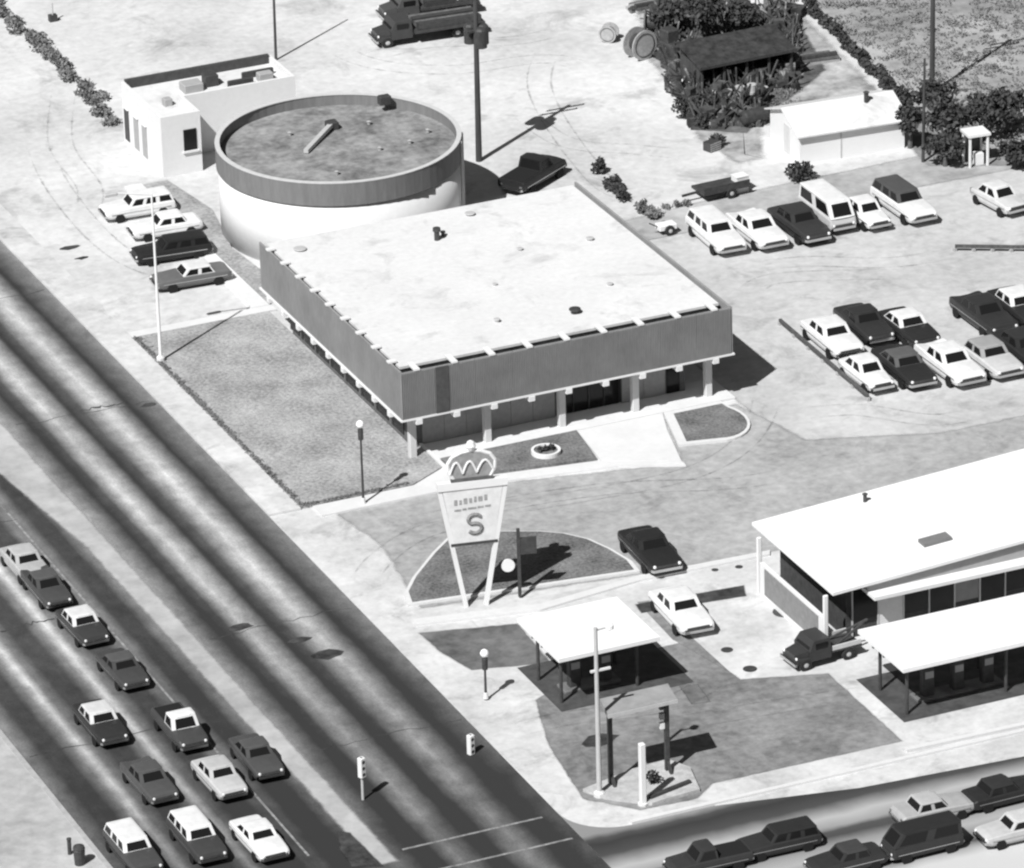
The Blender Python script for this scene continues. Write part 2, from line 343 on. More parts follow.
def track(pts, m, w=.22, gauge=1.45, z=.0165):
    # wheel tracks left on the surface: two worn ribbons that fade at their sides
    P = [Vector((*p, 0)) for p in pts]; C_ = []
    for i in range(len(P) - 1):
        p0, p1, p2, p3 = P[max(i-1,0)], P[i], P[i+1], P[min(i+2,len(P)-1)]
        for j in range(10):
            u = j/10; C_.append(.5*((2*p1) + (p2-p0)*u + (2*p0-5*p1+4*p2-p3)*u*u + (3*p1-p0-3*p2+p3)*u**3))
    vs, val, fs = [], [], []
    for s_ in (-1, 1):
        k0 = len(vs)
        for i, c in enumerate(C_):
            d = (C_[min(i+1,len(C_)-1)] - C_[max(i-1,0)]).normalized(); nn = Vector((-d.y, d.x, 0)); b = c + nn*s_*gauge/2
            e = min(1.0, 4*i/len(C_), 4*(len(C_)-1-i)/len(C_))
            for q_, vv in ((-w,0),(0,.30*e),(w,0)): vs.append(tuple(b + nn*q_ + Vector((0,0,z)))); val.append(vv)
            if i:
                a = k0 + (i-1)*3
                for q_ in (0, 1): fs.append((a+q_, a+3+q_, a+4+q_, a+1+q_) if s_ < 2 else None)
    me = bpy.data.meshes.new('tyre_track'); me.from_pydata(vs, [], fs); me.attributes.new('cover', 'FLOAT', 'POINT').data.foreach_set('value', val); me.materials.append(soft_mat(m))
    o = bpy.data.objects.new('tyre_track', me); COL.objects.link(o); tag(o, kind='structure')
TRK = mat('tyre_track_dust', 0.27, 0.05, 2.0); TRK2 = mat('tyre_track_rubber', 0.16, 0.04, 2.0)
for pts in (((300,20),(360,60),(450,70),(560,60),(640,100)), ((500,90),(560,140),(640,150),(740,160)), ((70,60),(60,140),(90,190),(80,230)), ((30,120),(60,190),(130,260),(240,290)), ((560,30),(540,90),(600,180),(650,200)),
            ((330,70),(420,45),(520,40),(600,20))):
    track([G2(*p) for p in pts], TRK)
for pts in (((700,275),(800,262),(900,262),(1020,240)), ((745,300),(770,280),(860,275),(960,275)), ((760,420),(850,410),(940,420),(1024,400)), ((330,540),(450,515),(600,490),(760,480),(900,440)), ((420,520),(560,500),(700,470),(760,420),(770,340)),
            ((360,590),(380,560),(430,530),(520,515)), ((600,740),(700,720),(820,700),(900,690)), ((480,740),(560,720),(680,700),(760,640))):
    track([G2(*p) for p in pts], TRK2, .2, 1.4, .026)

# lawn and beds of the bank
struct('lawn', MB().prism([(-6.63, 22.5), (1.38, 22.5), (1.38, 2.0), (1.78, 2.0), (1.78, -0.9), (-0.4, -2.2), (-6.63, -2.1)], 0.0, 0.14), LAWN)
struct('walk', MB().prism([(-6.63, 23.3), (1.85, 23.3), (1.85, 22.55), (-6.63, 22.55)], 0.0, 0.12), WALK)
struct('walk', MB().prism([(-6.0, -2.2), (-0.4, -2.25), (1.85, -0.9), (1.85, -2.6), (10.0, -4.0), (13.2, -5.9), (13.2, -6.4), (10.0, -4.9), (1.7, -3.5), (-6.0, -3.5)], 0.0, 0.10), WALK)
struct('walk', MB().prism(rect(0.7, 1.75, 23.35, 43.6), 0.0, 0.12), WALK)
struct('planting_bed', MB().prism([(1.8, 23.4), (3.4, 25.8), (2.9, 32.0), (4.0, 38.0), (3.3, 43.4), (1.8, 43.4)], 0.0, 0.10), LAWN)
struct('garden_wall', MB().box(1.80, 1.97, -1.7, 2.15, 0.0, 0.24), STUCCO)
struct('porch_floor', MB().box(1.98, 19.2, 0.15, 3.0, 0.0, 0.12), WALK)
struct('flower_bed', MB().prism([(2.15, 0.10), (9.9, 0.10), (9.4, -3.6), (2.15, -2.45)], 0.0, 0.16), TURF)
struct('entrance_walk', MB().prism([(9.95, 0.12), (14.9, 0.12), (14.2, -2.0), (13.2, -5.85), (9.5, -3.9)], 0.0, 0.11), WALK)
bedp = [(14.95, 0.1), (18.3, 0.1)] + [(16.6 + 2.2*math.cos(a)*0.95, -2.0 + 2.6*math.sin(a)) for a in [0.55 - i*0.22 for i in range(12)]] + [(13.9, -4.0)]
struct('bed_kerb', MB().prism(bedp, 0.0, 0.13), KERB)
cxb = sum(p[0] for p in bedp)/len(bedp); cyb = sum(p[1] for p in bedp)/len(bedp)
struct('flower_bed', MB().prism([(cxb + (x-cxb)*0.84, cyb + (y-cyb)*0.84) for x, y in bedp], 0.1, 0.18), TURF)
# half-round island by the sign
isl = [G2(*p) for p in ((408,607),(640,573),(632,563),(612,551),(590,541),(565,535),(540,533),(515,533),(490,533),(468,534),(450,537),(432,555),(412,580),(404,596))]
struct('island_kerb', MB().prism(isl, 0.0, 0.12), KERB)
cxb = sum(p[0] for p in isl)/len(isl); cyb = sum(p[1] for p in isl)/len(isl)
struct('island_turf', MB().prism([(cxb + (x-cxb)*0.955, cyb + (y-cyb)*0.945) for x, y in isl], 0.1, 0.16), TURF)
struct('kerb', MB().prism([G2(*p) for p in ((414,621),(540,606),(640,577),(770,552),(770,556),(640,582),(540,612),(414,627))], 0.0, 0.12), KERB)
# scrub field, top right
soft('field', [G2(*p) for p in ((795,-160),(1300,-160),(1300,168),(1010,168),(925,168),(906,150),(905,108),(858,62),(800,5))], 0.007, FIELD, 1.0)
soft('yard_soil', [G2(*p) for p in ((610,-60),(795,-60),(800,5),(858,62),(905,108),(770,128),(772,160),(735,168),(690,140),(672,95),(640,60))], 0.0035, mat('yard_soil', 0.36, 0.12, 1.2, var2=0.14, scale2=0.3, bump=0.4), 1.6)

# ---------------------------------------------------------------- bank building
def bank():
    t = thing('bank_building', (0, 0, 0), 'low square bank with flat white roof and grey screen fascia on columns', 'building')
    X1, Y1, ZB, ZT = 19.05, 20.0, 2.70, 5.42
    wl = MB(); wl.box(1.98, 9.7, 2.26, 2.5, 0.0, 2.9); wl.box(13.5, 16.9, 2.26, 2.5, 0.0, 2.9); wl.box(16.9, 17.2, 2.2, 19.0, 0.0, 2.9)
    wl.box(1.40, 1.70, 2.2, 19.0, 0.0, 2.9); wl.box(1.70, 1.98, 2.2, 2.5, 0.0, 2.9); wl.box(1.70, 16.9, 18.7, 19.0, 0.0, 2.9)
    wall = wl.build('wall', BRICK, t)
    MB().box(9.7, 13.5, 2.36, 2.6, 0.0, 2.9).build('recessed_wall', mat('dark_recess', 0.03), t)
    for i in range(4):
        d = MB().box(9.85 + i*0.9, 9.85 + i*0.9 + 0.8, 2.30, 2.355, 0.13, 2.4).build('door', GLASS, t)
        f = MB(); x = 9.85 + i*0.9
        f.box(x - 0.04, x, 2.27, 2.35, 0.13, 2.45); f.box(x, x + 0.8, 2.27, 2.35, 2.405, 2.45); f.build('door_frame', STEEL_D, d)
    for x0, n_ in ((2.0, 6), (13.52, 2)):
        for i in range(n_):
            MB().box(x0 + i*1.27 + .012, x0 + (i+1)*1.27 - .012, 2.20, 2.255, 0.14, 2.69).build('wall_panel', mat('grey_wall_panel', 0.30, 0.04, 4.0), wall)
    MB().box(16.15, 16.85, 2.19, 2.255, 0.14, 2.5).build('side_door', GLASS, t)
    for i in range(8):
        y = 3.2 + i*2.1
        MB().box(1.35, 1.395, y, y + 1.3, 0.4, 2.4).build('window', GLASS, t)
    # roof and soffit
    MB().box(0.42, X1 - 0.42, 1.0, Y1 - 0.3, 2.9, 5.22).build('roof_box', mat('roof_gap_shade', 0.025, 0.03, 3.0), t)  # near-black colour stands in for shade in the gap behind the screen
    rf = MB(); rf.box(0.38, X1 - 0.38, 0.96, Y1 - 0.26, 5.22, 5.36); roof = rf.build('roof', ROOFW, t)
    sf = MB(); sf.box(0.22, X1 - 0.22, 0.22, Y1, 2.72, 2.895); sf.build('soffit', STUCCO, t)
    # screen: backing panels, fins, ledges
    nb = 9
    for i in range(nb):
        a, b_ = i*X1/nb, (i+1)*X1/nb
        MB().box(a + 0.012, b_ - 0.012, 0.06, 0.10, ZB + 0.08, ZT).build('screen_panel', SCREEN, t)
    for i in range(nb):
        a, b_ = 0.17 + i*(Y1-0.17)/nb, 0.17 + (i+1)*(Y1-0.17)/nb
        MB().box(0.06, 0.16, a + 0.012, b_ - 0.012, ZB + 0.08, ZT).build('screen_panel', SCREEN, t)
        MB().box(X1 - 0.16, X1 - 0.06, a + 0.012, b_ - 0.012, ZB + 0.08, ZT).build('screen_panel', SCREEN, t)
    fn = MB()
    k = 0
    while 0.05 + k*0.10 < X1 - 0.1:
        x = 0.05 + k*0.10; fn.box(x, x + 0.03, -0.02, 0.058, ZB + 0.09, ZT - 0.01); k += 1
    tag(fn.build('front_fins', SCREEN, t), kind='stuff')
    fn = MB(); k = 0
    while 0.1 + k*0.10 < Y1 - 0.1:
        y = 0.1 + k*0.10; fn.box(0.02, 0.058, y, y + 0.03, ZB + 0.09, ZT - 0.01); fn.box(X1 - 0.058, X1 - 0.02, y, y + 0.03, ZB + 0.09, ZT - 0.01); k += 1
    tag(fn.build('side_fins', SCREEN, t), kind='stuff')
    MB().box(1.95, 2.70, -0.05, -0.022, ZB + 0.10, ZT - 0.03).build('dark_slot', SCREEN_D, t)
    # white ledge under the screen, and the brackets that tie it to the roof
    MB().box(-0.05, X1 + 0.05, -0.06, 0.20, ZB - 0.02, ZB + 0.07).build('ledge', WHITE, t)
    MB().box(-0.07, 0.20, 0.21, Y1, ZB - 0.02, ZB + 0.07).build('ledge', WHITE, t)
    MB().box(X1 - 0.20, X1 + 0.07, 0.21, Y1, ZB - 0.02, ZB + 0.07).build('ledge', WHITE, t)
    for i in range(9):
        x = 0.95 + i*2.13
        MB().box(x - 0.16, x + 0.16, -0.03, 1.0, ZT + 0.004, ZT + 0.10).build('top_bracket', WHITE, t)
        MB().box(x - 0.17, x + 0.17, -0.09, 0.45, ZB - 0.30, ZB - 0.024).build('bottom_bracket', WHITE, t)
    for i in range(9):
        y = 1.6 + i*2.13
        MB().box(-0.03, 0.42, y - 0.16, y + 0.16, ZT + 0.004, ZT + 0.10).build('top_bracket', WHITE, t)
        MB().box(-0.10, 0.45, y - 0.17, y + 0.17, ZB - 0.30, ZB - 0.024).build('bottom_bracket', WHITE, t)
    for x in (0.95, 5.2, 9.47, 13.73, 18.0):
        c = MB(); c.bbox(x - 0.19, x + 0.19, 0.85, 1.23, 0.0, 2.715, 0.03); c.build('column', mat('column_paint', 0.55, 0.03, 3.0), t)
    for y in (5.3, 9.5, 13.7, 18.0):
        MB().bbox(17.8, 18.16, y - 0.18, y + 0.18, 0.0, 2.715, 0.03).build('column', WHITE, t)
    # things on the roof
    def vent(px, py, r, h, m=STEEL_D):
        p = G(px, py, 5.36); q = MB(); q.lathe([(r, 0), (r, h*0.7), (r*1.5, h*0.72), (r*1.4, h*0.95), (r*0.4, h)], (p.x, p.y, 5.36), 12); q.build('roof_vent', m, roof)
    vent(437, 240, 0.15, 0.75); vent(443, 236, 0.10, 0.3); vent(575, 313, 0.22, 0.28); vent(497, 322, 0.12, 0.2, POLE_G); vent(470, 215, 0.2, 0.15, POLE_G)
    vent(300, 250, 0.25, 0.12, POLE_G); vent(520, 250, 0.12, 0.12, POLE_G); vent(590, 240, 0.15, 0.15, POLE_G); vent(610, 285, 0.12, 0.12, POLE_G); vent(495, 285, 0.1, 0.1, POLE_G)
    # flat seams of the roofing felt
    sm = MB()
    for i in range(1, 12): sm.box(0.4, X1 - 0.4, i*1.65 - 0.02, i*1.65 + 0.02, 5.361, 5.366)
    sm.build('roof_seam', mat('roof_felt_seam', 0.64, 0.04, 2.0), roof)
bank()

def drum():
    c = G(338, 137, 5.3); R = 7.0
    t = thing('round_building', (c.x, c.y, 0), 'round white drum building with dark parapet band behind the bank', 'building')
    MB().lathe([(R - 0.12, 0), (R - 0.12, 3.9)], n=72).build('wall', STUCCO, t, True)
    n = 72; q = MB(); rings = []
    for r, z in ((R - 0.1, 3.9), (R, 3.905), (R, 5.25), (R - 0.22, 5.25), (R - 0.22, 4.55)): rings.append([(r*math.cos(2*math.pi*i/n), r*math.sin(2*math.pi*i/n), z) for i in range(n)])
    q.loft(rings, False); q.build('parapet', mat('parapet_band', 0.17, 0.03, 3.0, stretch=(1,1,0.2)), t)
    q = MB(); q.lathe([(R + 0.02, 5.252), (R + 0.02, 5.30), (R - 0.26, 5.30), (R - 0.26, 5.252)], n=72, cap=False); q.build('coping', mat('coping', 0.5, 0.05, 3.0), t)
    q = MB(); q.lathe([(R - 0.23, 4.45), (R - 0.23, 4.62), (0.05, 4.72)], n=72); rf = q.build('roof', mat('dark_roof_gravel', 0.22, 0.10, 2.2, var2=0.09, scale2=0.5, bump=0.3), t)
    a = G(306, 153, 4.75) - c; b = G(332, 128, 4.75) - c
    q = MB(); q.bar((a.x, a.y, 4.85), (b.x, b.y, 5.0), 0.28, 0.22); q.build('roof_duct', POLE_G, rf)
    q = MB(); q.bbox(b.x - 0.3, b.x + 0.35, b.y - 0.25, b.y + 0.4, 4.7, 5.15); q.build('roof_fan', STEEL_D, rf)
    for px, py in ((369, 124), (410, 143), (337, 174), (380, 150), (428, 132), (290, 135)):
        p = G(px, py, 4.7) - c; q = MB(); q.lathe([(0.10, 0), (0.10, 0.16), (0.15, 0.18), (0.05, 0.24)], (p.x, p.y, 4.68), 10); q.build('roof_vent', GREY_M, rf)
    p = G(384, 100, 5.3) - c
    q = MB(); q.bbox(p.x - 0.35, p.x + 0.35, p.y - 0.3, p.y + 0.2, 5.1, 5.6); q.build('parapet_hatch', STEEL_D, t)
    for a in (-0.55, -0.35):
        q = MB(); q.tube((R*math.cos(a) + 0.06, R*math.sin(a), 0.0), (R*math.cos(a) + 0.06, R*math.sin(a), 5.2), 0.07); q.build('downpipe', POLE_G, t)
drum()

def white_block():
    x0, x1, y0, y1, h = 3.3, 12.8, 44.0, 50.6, 3.75
    t = thing('white_building', (x0, y0, 0), 'flat-roofed white stucco building left of the round one', 'building')
    X, Y = x1 - x0, y1 - y0
    wq = MB(); wq.prism([(0,0),(2.45,0),(2.45,2.7),(X,2.7),(X,Y),(0,Y)], 0, h - 0.45); wq.build('wall', STUCCO, t)
    pb = MB(); pb.box(0, 2.45, 0, 0.2, h - 0.45, h); pb.box(2.25, 2.45, 0.2, 2.7, h - 0.45, h); pb.box(2.25, X, 2.7, 2.9, h - 0.45, h); pb.box(0, 0.2, 0.2, Y, h - 0.45, h); pb.box(X - 0.2, X, 2.9, Y, h - 0.45, h); pb.build('parapet', STUCCO, t)
    MB().box(0.2, X - 0.2, Y - 0.25, Y, h - 0.45, h + 0.15).build('rear_parapet', mat('shaded_parapet', 0.06, 0.02, 3.0), t)  # dark tone paints the shadow on the rear parapet
    MB().prism([(0.21,0.21),(2.24,0.21),(2.24,2.91),(X-0.21,2.91),(X-0.21,Y-0.26),(0.21,Y-0.26)], h - 0.45, h - 0.40).build('roof', ROOFW, t)
    w = MB().box(1.35, 2.15, -0.05, -0.005, 1.45, 2.75).build('window', GLASS, t)
    MB().box(1.25, 2.25, -0.14, -0.004, 1.33, 1.44).build('sill', WHITE, w)
    for y, m in ((5.9, STEEL_D), (4.3, GREY_M), (2.9, GREY_M)):
        d = MB().box(-0.05, -0.005, y - 0.35, y + 0.35, 0.3, 2.3).build('doorway', m, t)
        MB().box(-0.12, -0.004, y - 0.42, y + 0.42, 2.305, 2.38).build('lintel', STUCCO, d)
    for i, (x, y, w_, d_, hh) in enumerate(((3.0,3.9,1.2,1.0,0.5),(4.5,4.3,0.8,0.8,0.7),(5.6,3.5,1.6,0.25,0.45),(6.9,4.6,2.0,0.2,0.4),(1.2,2.5,0.5,0.5,0.45),(7.6,3.6,0.9,0.6,0.5))):
        q = MB(); q.bbox(x, x + w_, y, y + d_, h - 0.4, h - 0.4 + hh); q.build('roof_unit', [GREY_M, STEEL_D, STEEL_D, STEEL_D, GREY_M, GREY_M][i], t)
white_block()

def small_house():
    p = G(800, 165); L_, D_, h, hr = 6.6, 4.6, 1.95, 2.75
    t = thing('white_shed', (p.x, p.y, 0), 'small white gabled shed beyond the parking lot', 'shed', rad(-4))
    q = MB(); q.box(0, L_, 0, D_, 0, h)
    q.add([(0,0,h),(0,D_,h),(0,D_/2,hr),(L_,0,h),(L_,D_,h),(L_,D_/2,hr)], [(0,2,1),(3,4,5)]); q.build('wall', WHITE, t)
    for s in (0, 1):
        r = MB(); y0 = -0.3 if s == 0 else D_ + 0.3
        z0 = h - 0.1
        r.add([(-0.25,y0,z0),(L_+0.25,y0,z0),(L_+0.25,D_/2,hr+0.04),(-0.25,D_/2,hr+0.04),(-0.25,y0,z0-0.09),(L_+0.25,y0,z0-0.09),(L_+0.25,D_/2,hr-0.05),(-0.25,D_/2,hr-0.05)],
              [(0,1,2,3) if s == 0 else (3,2,1,0),(7,6,5,4),(0,4,5,1),(1,5,6,2),(3,7,4,0)]); rr = r.build('roof', ROOFW, t)
    MB().box(2.55, 2.62, -0.03, -0.003, 0.0, h - 0.12).build('corner_trim', POLE_G, t)
    MB().box(-0.03, -0.003, 1.5, 2.4, 0.05, 1.8).build('door', mat('pale_door', 0.55, 0.05, 3.0), t)
    q = MB(); q.lathe([(0.14, 0), (0.14, 0.7), (0.2, 0.72), (0.05, 0.8)], (4.9, D_/2 - 0.6, hr - 0.3), 10); q.build('chimney', STEEL_D, t)
small_house()

# ---------------------------------------------------------------- filling station
def station():
    a = G(833, 593, 3.3)
    x0, y0 = a.x, a.y; W_ = 20.0; D_ = 9.0; zl = 3.3; sl_ = 0.055
    t = thing('filling_station', (x0, y0, 0), 'filling station with big tilted white roof over dark shop windows', 'building')
    Z = lambda x: zl + sl_*x
    r = MB(); th = 0.16
    r.add([(0,0,Z(0)),(W_,0,Z(W_)),(W_,D_,Z(W_)),(0,D_,Z(0)),(0,0,Z(0)-th),(W_,0,Z(W_)-th),(W_,D_,Z(W_)-th),(0,D_,Z(0)-th)],
          [(0,1,2,3),(7,6,5,4),(0,4,5,1),(1,5,6,2),(2,6,7,3),(3,7,4,0)]); rf = r.build('roof', ROOFB, t)
    # grey gusset between the tilted roof and the level eave
    q = MB(); q.add([(2.0,0.25,Z(2)-th-0.01),(W_-0.2,0.25,Z(W_-0.2)-th-0.01),(W_-0.2,0.25,2.83),(2.0,0.25,2.83),(2.0,0.45,Z(2)-th-0.01),(W_-0.2,0.45,Z(W_-0.2)-th-0.01),(W_-0.2,0.45,2.83),(2.0,0.45,2.83)],
          [(3,2,1,0),(4,5,6,7),(0,1,5,4),(2,3,7,6),(1,2,6,5),(3,0,4,7)]); q.build('gusset', mat('gusset_grey', 0.30, 0.03, 3.0), t)
    MB().box(2.0, W_, -0.5, 0.9, 2.64, 2.82).build('eave', WHITE, t)
    wl = MB(); wl.box(1.3, W_ - 0.3, 1.2, 1.4, 0, 2.63); wl.box(1.3, 1.5, 1.4, D_ - 0.5, 0, 3.1); wl.box(1.5, W_ - 0.5, D_ - 0.7, D_ - 0.5, 0, 3.1); wl.build('wall', mat('station_wall', 0.05, 0.02, 3.0), t)
    x = 1.6; i = 0
    while x < W_ - 1.6:
        m = [GLASS, mat('pale_door', 0.55, 0.05, 3.0), GLASS, GLASS, mat('panel_grey', 0.2, 0.03, 2.0), GLASS, GLASS, mat('curtain_pale', 0.5, 0.1, 3.0)][i % 8]
        w = MB().box(x + 0.04, x + 1.36, 1.14, 1.195, 0.15 if i % 2 else 0.7, 2.5).build('shop_window', m, t)
        f = MB(); f.box(x - 0.03, x + 0.03, 1.10, 1.19, 0.1, 2.56); f.build('mullion', POLE_G, w)
        x += 1.4; i += 1
    # pale screen wall on the left side
    s1 = MB(); s1.box(-0.35, -0.15, 0.4, D_ - 1.6, 0.0, 1.85); sw = s1.build('side_wall', WHITE, t)
    MB().box(-0.40, -0.355, 0.9, D_ - 2.2, 0.35, 1.75).build('wall_panel', mat('wall_panel_grey', 0.22, 0.04, 3.0), sw)
    for yy in (0.25, D_ - 1.4): MB().bbox(-0.38, -0.12, yy, yy + 0.15, 0, 3.1).build('post', WHITE, t)
    p = G(935, 537, 3.9); lx, ly = p.x - x0, p.y - y0
    q = MB(); q.add([(lx-0.75,ly-0.35,Z(lx-0.75)+0.01),(lx+0.75,ly-0.35,Z(lx+0.75)+0.01),(lx+0.75,ly+0.35,Z(lx+0.75)+0.01),(lx-0.75,ly+0.35,Z(lx-0.75)+0.01),
             (lx-0.75,ly-0.35,Z(lx-0.75)+0.18),(lx+0.75,ly-0.35,Z(lx+0.75)+0.18),(lx+0.75,ly+0.35,Z(lx+0.75)+0.18),(lx-0.75,ly+0.35,Z(lx-0.75)+0.18)],
             [(3,2,1,0),(4,5,6,7),(0,1,5,4),(1,2,6,5),(2,3,7,6),(3,0,4,7)]); q.build('roof_hatch', mat('hatch_grey', 0.16, 0.02, 3.0), rf)
    p = G(865, 502, 3.6); q = MB(); q.lathe([(0.1,0),(0.1,0.4),(0.16,0.42),(0.03,0.5)], (p.x-x0, p.y-y0, Z(p.x-x0)), 10); q.build('roof_vent', STEEL_D, rf)
station()

def canopy(name, corners, z, label, slope, cols, pumps):
    P = [G(px, py, z) for px, py in corners]           # back-left, back-right, front-right, front-left
    x0 = (P[0].x + P[3].x)/2; x1 = (P[1].x + P[2].x)/2; y0 = (P[2].y + P[3].y)/2; y1 = (P[0].y + P[1].y)/2
    t = thing(name, (x0, y0, 0), label, 'canopy')
    X, Y = x1 - x0, y1 - y0
    q = MB(); Z = lambda x, y: z + slope*x
    q.add([(0,0,Z(0,0)),(X,0,Z(X,0)),(X,Y,Z(X,Y)),(0,Y,Z(0,Y)),(0,0,Z(0,0)-0.2),(X,0,Z(X,0)-0.2),(X,Y,Z(X,Y)-0.2),(0,Y,Z(0,Y)-0.2)],
          [(0,1,2,3),(7,6,5,4),(0,4,5,1),(1,5,6,2),(2,6,7,3),(3,7,4,0)]); q.build('roof', ROOFB, t)
    q = MB()
    for i in range(1, int(Y/1.1)): q.box(0.05, X-0.05, i*1.1-0.05, i*1.1+0.05, z - 0.36 , z - 0.205)
    if slope == 0: q.build('joist', STEEL_D, t)
    for x, y in cols: MB().tube((x, y, 0), (x, y, Z(x,y) - 0.21), 0.09).build('column', STEEL_D, t)
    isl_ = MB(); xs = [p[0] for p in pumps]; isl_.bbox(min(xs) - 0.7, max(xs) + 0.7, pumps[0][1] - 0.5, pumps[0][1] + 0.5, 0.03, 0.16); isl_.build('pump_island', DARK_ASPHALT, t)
    sheet('canopy_shade', rect(x0 + 0.2, x1 + 1.9, y0 + 0.3, y1 + 0.6), 0.024, mat('canopy_shade_tone', 0.06, 0.03, 1.5))  # dark sheet paints the canopy's shade onto the ground
    for x, y in pumps:
        o = thing('fuel_pump', (x0 + x, y0 + y, 0.16), None, 'fuel pump')
        pb = MB(); pb.bbox(-0.3, 0.3, -0.22, 0.22, 0, 1.45, 0.05); pb.build('cabinet', STEEL_D, o)
        MB().box(-0.22, 0.22, -0.26, -0.222, 0.95, 1.3).build('dial_face', GREY_M, o)
        MB().tube((0.33, 0, 1.1), (0.36, -0.1, 0.4), 0.03).build('hose', RUBBER, o)
        PUMPS.append((o, name))
PUMPS = []
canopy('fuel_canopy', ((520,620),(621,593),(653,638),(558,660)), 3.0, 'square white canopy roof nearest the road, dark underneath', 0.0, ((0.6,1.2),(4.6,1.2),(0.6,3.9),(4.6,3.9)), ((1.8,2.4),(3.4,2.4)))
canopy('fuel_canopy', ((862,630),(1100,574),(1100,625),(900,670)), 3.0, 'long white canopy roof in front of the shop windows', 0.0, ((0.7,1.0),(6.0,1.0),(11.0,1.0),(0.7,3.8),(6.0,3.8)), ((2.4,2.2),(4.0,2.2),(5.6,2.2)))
for i, (o, n_) in enumerate(PUMPS):
    o['label'] = ['left pump in the shade under the square white canopy', 'right pump in the shade under the square white canopy', 'leftmost pump under the long canopy',
                  'middle pump under the long canopy', 'rightmost pump under the long canopy'][i]
    o['group'] = 'fuel pumps'

